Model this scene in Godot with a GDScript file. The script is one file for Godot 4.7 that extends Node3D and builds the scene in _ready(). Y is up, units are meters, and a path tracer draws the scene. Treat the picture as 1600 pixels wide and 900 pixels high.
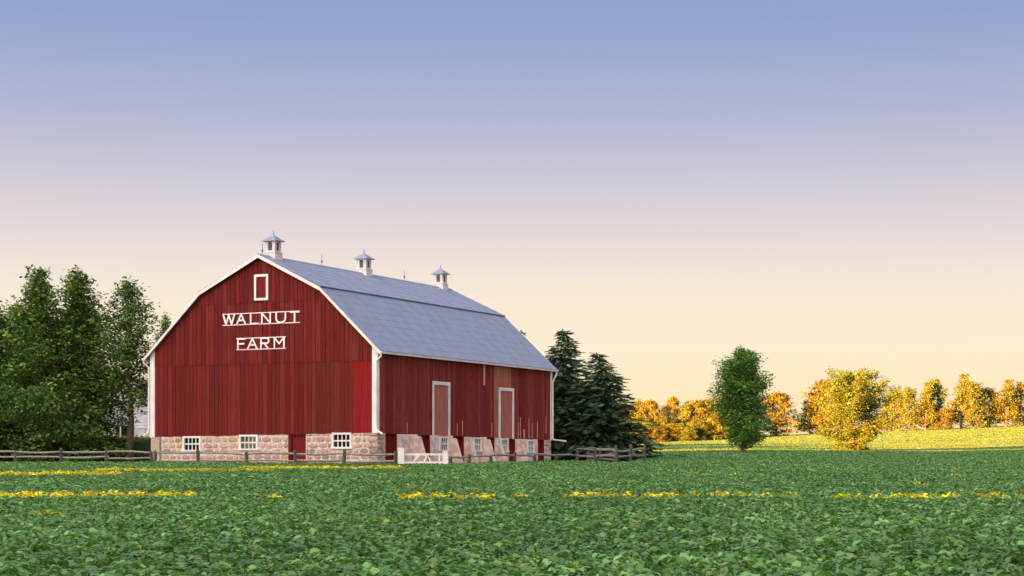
extends Node3D
# A red gambrel barn at dusk behind a soybean field. Metres, y up, the camera looks along -z.
# "depth" below is distance from the camera plane (-z), E is the height of the lens.

const E := 1.7            # lens height
const F := 2750.0         # focal length in photo pixels (1600 x 900)
const HORIZON := 715.0
const EXPOSURE := 16.5
const SUN_AZ := 46.0      # degrees from straight behind the camera, towards the left
const BARN_TURN := -0.45634   # about y
const BL := 20.6          # barn length
const BW := 14.0          # barn width

var rng := RandomNumberGenerator.new()
var noise := FastNoiseLite.new()
var M := {}
var taken := {}

# ------------------------------------------------------------------ helpers
class Shape:
	var v := PackedVector3Array()
	var n := PackedVector3Array()
	var c := PackedColorArray()
	var t := Transform3D.IDENTITY
	func tri(a: Vector3, b: Vector3, d: Vector3) -> void:   # counter-clockwise seen from outside
		a = t * a; b = t * b; d = t * d
		var nn := (b - a).cross(d - a).normalized()
		v.append(a); v.append(d); v.append(b)
		n.append(nn); n.append(nn); n.append(nn)
	func quad(a: Vector3, b: Vector3, d: Vector3, e: Vector3) -> void:
		tri(a, b, d); tri(a, d, e)
	func box(lo: Vector3, hi: Vector3) -> void:
		var p := PackedVector2Array([Vector2(lo.x, lo.y), Vector2(hi.x, lo.y), Vector2(hi.x, hi.y), Vector2(lo.x, hi.y)])
		prism(p, lo.z, hi.z)
	func prism(p: PackedVector2Array, z0: float, z1: float) -> void:   # outline in x, y; thickness along z
		if Geometry2D.is_polygon_clockwise(p):
			p = p.duplicate(); p.reverse()
		var k := p.size()
		var idx := Geometry2D.triangulate_polygon(p)
		for i in range(0, idx.size(), 3):
			var a := p[idx[i]]; var b := p[idx[i + 1]]; var d := p[idx[i + 2]]
			if (b - a).cross(d - a) < 0:
				var s := b; b = d; d = s
			tri(Vector3(a.x, a.y, z1), Vector3(b.x, b.y, z1), Vector3(d.x, d.y, z1))
			tri(Vector3(a.x, a.y, z0), Vector3(d.x, d.y, z0), Vector3(b.x, b.y, z0))
		for i in k:
			var a := p[i]; var b := p[(i + 1) % k]
			quad(Vector3(a.x, a.y, z0), Vector3(b.x, b.y, z0), Vector3(b.x, b.y, z1), Vector3(a.x, a.y, z1))
	func beam(a: Vector3, b: Vector3, w: float, h: float, up := Vector3.UP) -> void:   # a squared bar from a to b
		var f := (b - a).normalized()
		var r := f.cross(up)
		if r.length() < 0.01: r = f.cross(Vector3.RIGHT)
		r = r.normalized()
		var u := r.cross(f).normalized()
		var k := t
		t = k * Transform3D(Basis(r, u, -f), a)
		box(Vector3(-w / 2, -h / 2, -a.distance_to(b)), Vector3(w / 2, h / 2, 0))
		t = k
	func tube(pts: PackedVector3Array, rad: PackedFloat32Array, sides := 6) -> void:
		var rings := []
		for i in pts.size():
			var d := (pts[mini(i + 1, pts.size() - 1)] - pts[maxi(i - 1, 0)]).normalized()
			var r := d.cross(Vector3(0.31, 0.2, 0.93)).normalized()
			var u := r.cross(d)
			var ring := PackedVector3Array()
			for k in sides:
				var a := TAU * k / sides
				ring.append(pts[i] + (r * cos(a) + u * sin(a)) * rad[i])
			rings.append(ring)
		for i in pts.size() - 1:
			for k in sides:
				var k2 := (k + 1) % sides
				quad(rings[i][k], rings[i][k2], rings[i + 1][k2], rings[i + 1][k])
		for k in range(1, sides - 1):
			tri(rings[0][0], rings[0][k + 1], rings[0][k])
			var last: PackedVector3Array = rings[-1]
			tri(last[0], last[k], last[k + 1])
	func mesh() -> ArrayMesh:
		var a := []
		a.resize(Mesh.ARRAY_MAX)
		a[Mesh.ARRAY_VERTEX] = v
		a[Mesh.ARRAY_NORMAL] = n
		if c.size() == v.size() and c.size() > 0: a[Mesh.ARRAY_COLOR] = c
		var m := ArrayMesh.new()
		m.add_surface_from_arrays(Mesh.PRIMITIVE_TRIANGLES, a)
		return m

func numbered(called: String) -> String:
	taken[called] = taken.get(called, -1) + 1
	return called if taken[called] == 0 else "%s_%03d" % [called, taken[called]]

func tag(o: Node, label: String, category: String, group := "", kind := "") -> void:
	if label: o.set_meta("label", label)
	if category: o.set_meta("category", category)
	if group: o.set_meta("group", group)
	if kind: o.set_meta("kind", kind)

func thing(called: String, at: Vector3, turn: float, label: String, category: String, group := "") -> Node3D:
	var o := Node3D.new()
	o.name = numbered(called)
	add_child(o)
	o.position = at
	o.rotation.y = turn
	tag(o, label, category, group)
	return o

func part(called: String, shape, m: Material, parent: Node) -> MeshInstance3D:
	var o := MeshInstance3D.new()
	o.mesh = shape.mesh() if shape is Shape else shape
	o.material_override = m
	if parent == self:
		o.name = numbered(called)
		add_child(o)
	else:
		o.name = called
		parent.add_child(o, true)
	return o

func group_part(called: String, parent: Node) -> Node3D:
	var o := Node3D.new()
	o.name = called
	parent.add_child(o, true)
	return o

func lin(r: float, g: float, b: float) -> Color:   # a real-world base colour as albedo
	return Color(r, g, b).linear_to_srgb()

func mat(called: String, base: Color, rough := 0.8, metal := 0.0) -> StandardMaterial3D:
	var m := StandardMaterial3D.new()
	m.resource_name = called
	m.albedo_color = base
	m.roughness = rough
	m.metallic = metal
	M[called] = m
	return m

func grain_texture(w: int, h: int, fx: float, fy: float, lo: float, hi: float, seed_: int, flecks := 0.0, fleck := Color(0.8, 0.62, 0.58)) -> ImageTexture:
	# streaky grey multiplier with rare worn flecks; tiles
	var im := Image.create(w, h, false, Image.FORMAT_RGB8)
	var a := FastNoiseLite.new(); a.seed = seed_; a.frequency = 1.0; a.fractal_octaves = 4
	var b := FastNoiseLite.new(); b.seed = seed_ + 7; b.frequency = 1.0; b.fractal_octaves = 2
	for y in h:
		for x in w:
			var u := TAU * x / w; var vv := TAU * y / h
			var p := Vector3(cos(u) * fx, sin(u) * fx, cos(vv) * fy)
			var k := a.get_noise_3d(p.x, p.y + sin(vv) * fy * 0.7, p.z) * 0.5 + 0.5
			var col := Color.from_hsv(0, 0, clampf(lerpf(lo, hi, smoothstep(0.2, 0.8, k)), 0, 1))
			if flecks > 0.0:
				var q := b.get_noise_3d(p.x * 1.7 + 9.0, p.y * 1.7, p.z * 1.4 + sin(vv) * fy)
				col = col.lerp(fleck, smoothstep(flecks, flecks + 0.12, q) * 0.75)
			im.set_pixel(x, y, col)
	return ImageTexture.create_from_image(im)

func blotch(freq: float, lo: Color, hi: Color, seed_: int, size := 512, oct := 5) -> NoiseTexture2D:
	var t := NoiseTexture2D.new()
	t.width = size; t.height = size; t.seamless = true
	var f := FastNoiseLite.new(); f.seed = seed_; f.frequency = freq; f.fractal_octaves = oct
	t.noise = f
	var g := Gradient.new()
	g.set_color(0, lo); g.set_color(1, hi)
	g.set_offset(0, 0.25); g.set_offset(1, 0.75)
	t.color_ramp = g
	return t

func world_tex(m: StandardMaterial3D, t: Texture2D, scale: Vector3) -> void:
	m.albedo_texture = t
	m.uv1_triplanar = true
	m.uv1_world_triplanar = true
	m.uv1_triplanar_sharpness = 6.0
	m.uv1_scale = scale

# ------------------------------------------------------------------ terrain
const PROFILE := [[-400, -1.1], [-40, -1.02], [0, -1.0], [14, -0.98], [30, -0.9], [40, -0.82], [60, -0.6], [75, -0.42], [84, -0.3], [100, -0.13], [120, 0.1],
	[150, 0.5], [175, 0.97], [210, 1.8], [250, 2.85], [300, 4.25], [340, 5.3], [365, 5.5], [400, 5.0], [480, 1.0], [600, -6.0], [4000, -60.0]]

func crop_top(x: float, d: float) -> float:   # height of the crop canopy above the lens
	var i := 0
	while i < PROFILE.size() - 2 and PROFILE[i + 1][0] < d: i += 1
	var a: Array = PROFILE[maxi(i - 1, 0)]; var b: Array = PROFILE[i]; var c: Array = PROFILE[i + 1]; var e: Array = PROFILE[mini(i + 2, PROFILE.size() - 1)]
	var w: float = clampf((d - b[0]) / float(c[0] - b[0]), 0, 1)
	var y: float = cubic_interpolate_in_time(b[1], c[1], a[1], e[1], w, c[0] - b[0], a[0] - b[0] - 0.001, e[0] - b[0])
	y += (clampf(x, -20, 140) - 80.0) * 0.042 * smoothstep(190, 335, d) * (1.0 - smoothstep(400, 500, d))
	y -= 0.42 * smoothstep(18, 48, x) * smoothstep(115, 165, d) * (1.0 - smoothstep(190, 250, d))
	y += noise.get_noise_2d(x * 0.9, d * 0.9) * 0.12 * smoothstep(50, 160, d)
	return y

func ground(x: float, d: float) -> float:
	var y := crop_top(x, d) + E - 0.65
	y += smoothstep(96, 117, d) * smoothstep(-17, -23, x) * (1.0 - smoothstep(140, 200, d)) * 1.75
	return y

func at(x: float, d: float, lift := 0.0) -> Vector3:
	return Vector3(x, ground(x, d) + lift, -d)

func px(x: float, d: float) -> float:   # photo column -> metres right of the axis at that depth
	return (x - 800.0) / F * d

# ------------------------------------------------------------------ leaves and trees
func leaf_tuft(count: int, radius: float, size: float, narrow: float, flat: float, s: int) -> Shape:
	# leaves scattered in a small ball, each a folded blade of four corners
	var r := RandomNumberGenerator.new(); r.seed = s
	var sh := Shape.new()
	for i in count:
		var p := Vector3(r.randfn(), r.randfn() * flat, r.randfn()) * radius * 0.55
		var yaw := r.randf() * TAU
		var pitch := r.randf_range(-0.9, 0.6)
		var b := Basis(Vector3.UP, yaw) * Basis(Vector3.RIGHT, pitch) * Basis(Vector3.FORWARD, r.randf_range(-0.7, 0.7))
		var k := size * r.randf_range(0.7, 1.25)
		sh.t = Transform3D(b, p)
		var w := k * narrow
		sh.tri(Vector3(0, 0, 0), Vector3(0, 0.0, -k), Vector3(-w, k * 0.12, -k * 0.5))
		sh.tri(Vector3(0, 0, 0), Vector3(w, k * 0.12, -k * 0.5), Vector3(0, 0.0, -k))
	return sh

func needle_spray(s: int) -> Shape:
	# a drooping spruce twig one metre long, pointing along -z, with side twigs of needles
	var r := RandomNumberGenerator.new(); r.seed = s
	var sh := Shape.new()
	for i in 11:
		var z := -0.08 - i * 0.085
		for side: float in [-1.0, 1.0]:
			var l: float = (0.42 - absf(i - 3.5) * 0.035) * r.randf_range(0.7, 1.15)
			var a := r.randf_range(0.5, 0.95)
			var tip := Vector3(side * sin(a) * l, -0.10 - r.randf() * 0.22 * l - 0.05 * i * 0.1, z - cos(a) * l)
			var base := Vector3(0, -0.02 * i * 0.4, z)
			var w := 0.085 * r.randf_range(0.8, 1.2)
			var across := Vector3(0, r.randf_range(-0.4, 0.7), 0) + Vector3(cos(a), 0, side * sin(a)) * side
			across = across.normalized() * w
			sh.tri(base - across * 0.6, tip, base + across)
			var mid := base.lerp(tip, 0.45)
			sh.tri(mid, mid + Vector3(r.randf_range(-0.12, 0.12), -0.16 * r.randf_range(0.3, 1.2), -0.09), mid + across * 0.9 + Vector3(0, 0, -0.1))
	return sh

func crown_from(list: Array, tufts: Array, r: RandomNumberGenerator, base: Color, spread: float) -> ArrayMesh:
	# list of Transform3D; each gets one tuft and one leaf tone
	var v := PackedVector3Array(); var n := PackedVector3Array(); var c := PackedColorArray()
	for xf: Transform3D in list:
		var s: Shape = tufts[r.randi() % tufts.size()]
		v.append_array(xf * s.v)
		n.append_array(Transform3D(xf.basis.orthonormalized(), Vector3.ZERO) * s.n)
		var k := exp(r.randfn() * spread)
		var w := r.randfn() * spread * 0.5
		var col := PackedColorArray(); col.resize(s.v.size())
		col.fill(Color(base.r * k * (1.0 + w), base.g * k, base.b * k * (1.0 - w)))
		c.append_array(col)
	var a := []; a.resize(Mesh.ARRAY_MAX)
	a[Mesh.ARRAY_VERTEX] = v; a[Mesh.ARRAY_NORMAL] = n; a[Mesh.ARRAY_COLOR] = c
	var m := ArrayMesh.new()
	m.add_surface_from_arrays(Mesh.PRIMITIVE_TRIANGLES, a)
	return m

func grow(p: Dictionary) -> Dictionary:
	# a tree: trunk and limbs as one wood mesh, crown of tufts along the limbs. p: h, r, low (crown base 0..1), limbs, rise, droop, shape (Callable 0..1 -> 0..1), tufts, step, size, tone, spread, seed, trunk, lean
	var r := RandomNumberGenerator.new(); r.seed = p.seed
	var wood := Shape.new()
	var h: float = p.h
	var pts := PackedVector3Array(); var rad := PackedFloat32Array()
	var lean: Vector3 = p.get("lean", Vector3.ZERO)
	for i in 9:
		var k := i / 8.0
		pts.append(Vector3(r.randfn() * 0.012 * h * k, h * 0.97 * k - (0.25 if i == 0 else 0.0), r.randfn() * 0.012 * h * k) + lean * k * k * h)
		rad.append(p.trunk * lerpf(1.0, 0.12, pow(k, 0.85)) * (1.25 if i == 0 else 1.0))
	wood.tube(pts, rad, 8)
	var list := []
	var limbs: int = p.limbs
	for i in limbs:
		var k := (i + r.randf()) / limbs
		var t: float = lerpf(p.low, 0.985, pow(k, p.get("bias", 0.9)))
		var seg := t * 8.0 / 0.97 * 0.97
		var j := mini(int(seg), 7)
		var from := pts[j].lerp(pts[j + 1], seg - j)
		var reach: float = p.r * p.shape.call(k) * r.randf_range(0.68 - p.get("ragged", 0.0), 1.14 + p.get("ragged", 0.0) * 0.6)
		var az := i * 2.39996 + r.randf_range(-0.5, 0.5)
		var rise: float = p.rise + r.randf_range(-0.18, 0.18) + k * p.get("rise_top", 0.35)
		var dir := Vector3(cos(az) * cos(rise), sin(rise), sin(az) * cos(rise))
		var lp := PackedVector3Array(); var lr := PackedFloat32Array()
		var bend := Vector3(r.randfn(), r.randfn() * 0.5, r.randfn()) * 0.09 * reach
		for q in 4:
			var f := q / 3.0
			lp.append(from + dir * reach * f + bend * f * f - Vector3.UP * p.droop * reach * f * f)
			lr.append(maxf(p.trunk * 0.30 * (1.0 - t * 0.75) * (1.0 - f * 0.85), 0.012))
		wood.tube(lp, lr, 4)
		var along := maxi(int(reach / p.step), 2)
		for q in along:
			var f := lerpf(p.get("inner", 0.25), 1.03, (q + r.randf()) / along)
			var sideways: float = p.fan * reach * (0.25 + 0.75 * sin(clampf(f, 0, 1) * 2.6))
			var off := Vector3(r.randfn() * sideways, r.randfn() * sideways * p.get("thick", 0.6), r.randfn() * sideways)
			var seg2 := clampf(f, 0, 0.999) * 3.0
			var pos := lp[int(seg2)].lerp(lp[int(seg2) + 1], seg2 - int(seg2)) + off
			var b: Basis
			if p.get("needles", false):
				var out := Vector3(pos.x - from.x, 0, pos.z - from.z)
				out = (out.normalized() + Vector3(r.randfn(), 0, r.randfn()) * 0.35).normalized()
				b = Basis.looking_at((out - Vector3.UP * r.randf_range(-0.35, 0.75)).normalized(), Vector3.UP) * Basis(Vector3(0, 0, 1), r.randf_range(-0.8, 0.8))
			else:
				b = Basis(Vector3.UP, r.randf() * TAU) * Basis(Vector3.RIGHT, r.randf_range(-0.5, 0.5))
			list.append(Transform3D(b.scaled(Vector3.ONE * p.size * r.randf_range(0.7, 1.3) * (lerpf(1.1, 0.5, k) if p.get("needles", false) else 1.0)), pos))
	return {"wood": wood.mesh(), "crown": crown_from(list, p.tufts, r, p.tone, p.spread), "count": list.size()}

func plant_tree(called: String, g: Dictionary, pos: Vector3, turn: float, scale: Vector3, bark: Material, leaf: Material, label: String, category: String, group := "") -> Node3D:
	var o := thing(called, pos, turn, label, category, group)
	part("trunk", g.wood, bark, o).scale = scale
	part("crown", g.crown, leaf, o).scale = scale
	return o

# ------------------------------------------------------------------ main
func _ready() -> void:
	rng.seed = 20240607
	noise.seed = 5; noise.frequency = 0.02; noise.fractal_octaves = 3
	_camera_and_light()
	_materials()
	_ground()
	_barn()
	_fences()
	_house()
	_trees()
	_crop()
	print("built in %d ms" % Time.get_ticks_msec())

func _camera_and_light() -> void:
	var cam := Camera3D.new()
	cam.name = "camera"
	add_child(cam)
	cam.position = Vector3(0, E, 0)
	cam.near = 0.5
	cam.far = 6000.0
	cam.projection = Camera3D.PROJECTION_FRUSTUM
	cam.size = 900.0 / F * cam.near
	cam.frustum_offset = Vector2(0, (HORIZON - 450.0) / F * cam.near)
	cam.current = true

	var sun := DirectionalLight3D.new()
	sun.name = "sun"
	add_child(sun)
	var from := sun_from()
	sun.look_at_from_position(from * 100.0, Vector3.ZERO)
	sun.light_color = lin(1.0, 0.345, 0.06)   # the last gold light before sunset
	sun.light_energy = 1.6
	sun.light_angular_distance = 0.5
	sun.shadow_enabled = true

	var env := Environment.new()
	env.background_mode = Environment.BG_SKY
	env.tonemap_mode = Environment.TONE_MAPPER_LINEAR
	env.tonemap_exposure = EXPOSURE
	env.background_energy_multiplier = 1.0 / EXPOSURE
	env.sdfgi_enabled = true
	env.ssao_enabled = true
	env.ssil_enabled = true
	var sky := Sky.new()
	var pan := PanoramaSkyMaterial.new()
	pan.panorama = ImageTexture.create_from_image(_sky_image(from))
	sky.sky_material = pan
	env.sky = sky
	var we := WorldEnvironment.new()
	we.name = "world_environment"
	we.environment = env
	add_child(we)

func sun_from() -> Vector3:   # towards the sun: low, to the left and behind the camera
	var az := deg_to_rad(SUN_AZ)
	var el := deg_to_rad(5.2)
	return Vector3(-sin(az) * cos(el), sin(el), cos(az) * cos(el))

func _sky_image(from: Vector3) -> Image:
	# dusk air: cream at the horizon through lavender to blue, brighter and warmer round the sun
	var stops := [[-2.0, Color8(252, 221, 168)], [0.3, Color8(253, 224, 172)], [1.5, Color8(255, 233, 186)], [3.4, Color8(255, 238, 206)], [5.3, Color8(249, 234, 215)], [7.0, Color8(232, 220, 218)],
		[8.8, Color8(209, 204, 215)], [10.8, Color8(181, 185, 212)], [12.8, Color8(159, 172, 209)], [14.8, Color8(142, 163, 205)], [25.0, Color8(140, 158, 208)], [50.0, Color8(156, 170, 208)], [90.0, Color8(166, 177, 210)]]
	var w := 1024; var h := 512
	var im := Image.create(w, h, false, Image.FORMAT_RGBAF)
	var sun_h := from.normalized()
	for y in h:
		var el := 90.0 - (y + 0.5) / h * 180.0
		var i := 0
		while i < stops.size() - 2 and stops[i + 1][0] < el: i += 1
		var k: float = clampf((el - stops[i][0]) / (stops[i + 1][0] - stops[i][0]), 0, 1)
		var ca: Color = stops[i][1]; var cb: Color = stops[i + 1][1]
		var base := ca.srgb_to_linear().lerp(cb.srgb_to_linear(), k)
		if el < 0.0: base = Color(0.10, 0.11, 0.06)
		for x in w:
			var col := base
			if el >= 0.0:
				var az := (x + 0.5) / w * TAU   # Godot lays column 0 on -z
				var dir := Vector3(sin(az) * cos(deg_to_rad(el)), sin(deg_to_rad(el)), -cos(az) * cos(deg_to_rad(el)))
				var g := rad_to_deg(acos(clampf(dir.dot(sun_h), -1, 1)))
				var f := smoothstep(112.0, 10.0, g)
				col = Color(base.r * (1.0 + f) + 3.8 * f, base.g * (1.0 + f) + 3.2 * f, base.b * (1.0 + f) + 2.45 * f)
			im.set_pixel(x, y, col)
	return im

func _materials() -> void:
	var streak := grain_texture(256, 512, 11.0, 0.6, 0.62, 0.95, 3, 0.32, Color(1.0, 1.0, 1.0))
	var worn := grain_texture(256, 512, 11.0, 0.7, 0.5, 0.92, 11, 0.20, Color(1.0, 1.0, 1.0))
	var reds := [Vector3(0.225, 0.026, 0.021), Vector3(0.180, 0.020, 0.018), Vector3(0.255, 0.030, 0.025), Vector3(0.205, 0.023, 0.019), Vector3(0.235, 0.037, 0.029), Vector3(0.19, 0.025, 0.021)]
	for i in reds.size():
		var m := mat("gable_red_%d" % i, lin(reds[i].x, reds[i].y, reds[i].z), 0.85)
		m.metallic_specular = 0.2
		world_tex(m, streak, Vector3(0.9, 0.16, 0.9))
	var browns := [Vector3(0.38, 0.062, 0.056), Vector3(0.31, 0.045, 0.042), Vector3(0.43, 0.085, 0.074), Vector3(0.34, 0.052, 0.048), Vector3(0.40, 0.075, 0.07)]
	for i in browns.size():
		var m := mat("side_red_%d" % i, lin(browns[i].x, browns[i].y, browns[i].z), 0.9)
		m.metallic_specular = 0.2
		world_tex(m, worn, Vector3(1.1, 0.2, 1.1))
	world_tex(mat("bright_red", lin(0.36, 0.018, 0.020), 0.8), streak, Vector3(0.9, 0.16, 0.9))
	world_tex(mat("orange_wood", lin(0.68, 0.23, 0.145), 0.85), worn, Vector3(1.1, 0.2, 1.1))
	world_tex(mat("door_wood", lin(0.72, 0.24, 0.20), 0.85), worn, Vector3(1.1, 0.2, 1.1))
	world_tex(mat("door_red", lin(0.24, 0.020, 0.020), 0.7), streak, Vector3(0.9, 0.16, 0.9))
	mat("pale_strip", lin(0.66, 0.30, 0.24), 0.85)
	for k in ["bright_red", "orange_wood", "door_wood", "door_red", "pale_strip"]: M[k].metallic_specular = 0.2
	var dirt := blotch(0.006, Color(0.93, 0.91, 0.90), Color.WHITE, 21)
	world_tex(mat("white_paint", lin(0.78, 0.74, 0.72), 0.55), dirt, Vector3(0.3, 0.3, 0.3))
	world_tex(mat("letter_paint", lin(0.82, 0.78, 0.76), 0.6), dirt, Vector3(0.3, 0.3, 0.3))
	world_tex(mat("cupola_paint", lin(0.66, 0.62, 0.61), 0.7), dirt, Vector3(0.8, 0.8, 0.8))
	world_tex(mat("backing", lin(0.20, 0.115, 0.08), 0.9), streak, Vector3(0.9, 0.16, 0.9))
	var plaster := blotch(0.009, Color(0.86, 0.82, 0.80), Color.WHITE, 31, 512, 4)
	world_tex(mat("pink_render", lin(0.80, 0.62, 0.56), 0.9), plaster, Vector3(0.4, 0.4, 0.4))
	world_tex(mat("mortar", lin(0.70, 0.57, 0.47), 0.95), plaster, Vector3(1.2, 1.2, 1.2))
	var grit := blotch(0.03, Color(0.66, 0.64, 0.64), Color.WHITE, 41)
	var stones := [Vector3(0.64, 0.46, 0.37), Vector3(0.60, 0.46, 0.34), Vector3(0.68, 0.48, 0.32), Vector3(0.56, 0.38, 0.33), Vector3(0.46, 0.40, 0.35), Vector3(0.36, 0.31, 0.29), Vector3(0.68, 0.52, 0.43), Vector3(0.68, 0.42, 0.21)]
	for i in stones.size():
		world_tex(mat("stone_%d" % i, lin(stones[i].x, stones[i].y, stones[i].z), 0.9), grit, Vector3(0.9, 0.9, 0.9))
	var steel := blotch(0.010, Color(0.93, 0.925, 0.92), Color.WHITE, 51)
	for i in 3:
		var k: float = [1.0, 0.985, 1.012][i]
		world_tex(mat("roof_steel_%d" % i, lin(0.285 * k, 0.315 * k, 0.415 * k), 0.5, 0.1), steel, Vector3(0.22, 0.22, 0.22))
	mat("louvre_dark", lin(0.16, 0.19, 0.19), 0.7)
	mat("rod_iron", lin(0.05, 0.05, 0.055), 0.6)
	var glass := mat("pane_glass", lin(0.012, 0.018, 0.022), 0.06)
	glass.metallic_specular = 0.5
	var rail := grain_texture(256, 256, 5.0, 3.0, 0.55, 1.0, 61)
	world_tex(mat("rail_wood", lin(0.42, 0.36, 0.30), 0.95), rail, Vector3(0.8, 0.8, 0.8))
	world_tex(mat("post_wood", lin(0.13, 0.115, 0.10), 0.95), rail, Vector3(0.8, 0.8, 0.8))
	world_tex(mat("house_white", lin(0.66, 0.66, 0.68), 0.7), dirt, Vector3(0.4, 0.4, 0.4))
	mat("house_roof", lin(0.17, 0.17, 0.19), 0.9)
	mat("shutter_dark", lin(0.03, 0.035, 0.045), 0.7)
	world_tex(mat("bark", lin(0.21, 0.165, 0.12), 0.95), rail, Vector3(1.5, 0.6, 1.5))
	world_tex(mat("dark_bark", lin(0.09, 0.07, 0.055), 0.95), rail, Vector3(1.5, 0.6, 1.5))
	for k in ["leaf", "crop_leaf", "needle"]:
		var m := mat(k, Color.WHITE, {"leaf": 0.55, "crop_leaf": 0.42, "needle": 0.65}[k])
		m.vertex_color_use_as_albedo = true
		m.metallic_specular = 0.3
		if k != "needle":
			m.backlight_enabled = true
			m.backlight = Color(0.32, 0.34, 0.2) if k == "leaf" else Color(0.7, 0.8, 0.5)
	var soil := blotch(0.02, Color(0.75, 0.8, 0.7), Color.WHITE, 71)
	world_tex(mat("soil", lin(0.05, 0.07, 0.028), 1.0), soil, Vector3(0.25, 0.25, 0.25))

func _ground() -> void:
	# one sheet to the horizon, finer near the camera
	var xs := []; var ds := []
	for i in range(-34, 35): xs.append(signf(i) * (absf(i) * 3.0 + pow(absf(i), 3.0) * 0.055))
	var d := -400.0
	while d < 4000.0:
		ds.append(d)
		d += 60.0 if d < -60 else 8.0 if d < 0 else 4.0 if d < 420 else 40.0 if d < 800 else 400.0
	var st := SurfaceTool.new()
	st.begin(Mesh.PRIMITIVE_TRIANGLES)
	st.set_smooth_group(0)
	for j in ds.size():
		for i in xs.size():
			st.add_vertex(at(xs[i], ds[j]))
	var w := xs.size()
	for j in ds.size() - 1:
		for i in w - 1:
			var a := j * w + i
			for k in [a, a + w, a + 1, a + 1, a + w, a + w + 1]: st.add_index(k)
	st.generate_normals()
	var g := part("ground", st.commit(), M.soil, self)
	tag(g, "dark soil and low growth under the crop and the farmyard", "ground", "", "structure")

# ------------------------------------------------------------------ barn
func yb(x: float, z: float) -> float:   # bottom of the boards
	return 2.2 + 0.15 * x / BW + 0.17 * z / BL

func roof_y(x: float) -> float:   # gable outline: the under side of the roof
	var s := absf(x + BW / 2)
	return 11.34 - s * (1.76 / 3.68) if s < 3.68 else 9.58 - (s - 3.68) * (3.35 / 3.57)

func board(x0: float, x1: float, y0: float, y1l: float, y1r: float, z: float, thick: float) -> Shape:
	var s := Shape.new()
	s.prism(PackedVector2Array([Vector2(x0, y0), Vector2(x1, y0), Vector2(x1, y1r), Vector2(x0, y1l)]), z, z + thick)
	return s

func side_frame() -> Transform3D:   # local x runs along the side wall away from the gable, z outwards
	return Transform3D(Basis(Vector3(0, 0, -1), Vector3.UP, Vector3(1, 0, 0)), Vector3.ZERO)

func stone(w: float, h: float, bulge: float) -> Shape:
	var s := Shape.new()
	var k := 9
	var outer := PackedVector3Array(); var inner := PackedVector3Array()
	for i in k:
		var a := TAU * i / k + rng.randf_range(-0.18, 0.18)
		var c := cos(a); var n := sin(a)
		var sq := 1.0 / pow(pow(absf(c), 3.2) + pow(absf(n), 3.2), 1 / 3.2) * rng.randf_range(0.86, 1.03)
		outer.append(Vector3(c * sq * w / 2, n * sq * h / 2, -0.01))
		var q := rng.randf_range(0.72, 0.86)
		inner.append(Vector3(c * sq * w / 2 * q, n * sq * h / 2 * q, bulge * rng.randf_range(0.7, 1.2)))
	var mid := Vector3(rng.randf_range(-0.1, 0.1) * w, rng.randf_range(-0.1, 0.1) * h, bulge * 1.2)
	for i in k:
		var j := (i + 1) % k
		s.quad(outer[i], outer[j], inner[j], inner[i])
		s.tri(inner[i], inner[j], mid)
	return s

func lay_stones(parent: Node3D, frame: Transform3D, x0: float, x1: float, top: Callable, low: float, holes: Array) -> void:
	var y := low
	while true:
		var rh := rng.randf_range(0.17, 0.33)
		var x := x0
		var any := false
		while x < x1 - 0.06:
			var w := minf(rng.randf_range(0.24, 0.66), x1 - x)
			if x1 - x - w < 0.15: w = x1 - x
			var cx := x + w / 2
			var t: float = top.call(cx)
			var h := minf(rh * rng.randf_range(0.82, 1.05), t - y)
			x += w
			if h < 0.08: continue
			any = true
			# clip against openings: the stone is shortened sideways or dropped
			var a := cx - w / 2; var b := cx + w / 2; var keep := true
			for o: Rect2 in holes:
				if y + h > o.position.y + 0.02 and y < o.end.y - 0.02:
					if a >= o.position.x - 0.02 and b <= o.end.x + 0.02: keep = false
					elif a < o.position.x and b > o.position.x: b = o.position.x
					elif a < o.end.x and b > o.end.x: a = o.end.x
			if not keep or b - a < 0.1: continue
			var s := stone((b - a) * 0.97, h * 0.95, rng.randf_range(0.02, 0.045))
			var pick: int = [0, 0, 0, 1, 1, 2, 3, 3, 4, 5, 6, 6, 6, 7][rng.randi() % 14]
			var o := part("stone", s, M["stone_%d" % pick], parent)
			o.transform = frame * Transform3D(Basis(Vector3(0, 0, 1), rng.randf_range(-0.05, 0.05)), Vector3((a + b) / 2, y + h / 2, 0.0))
		y += rh
		if not any: break

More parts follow.
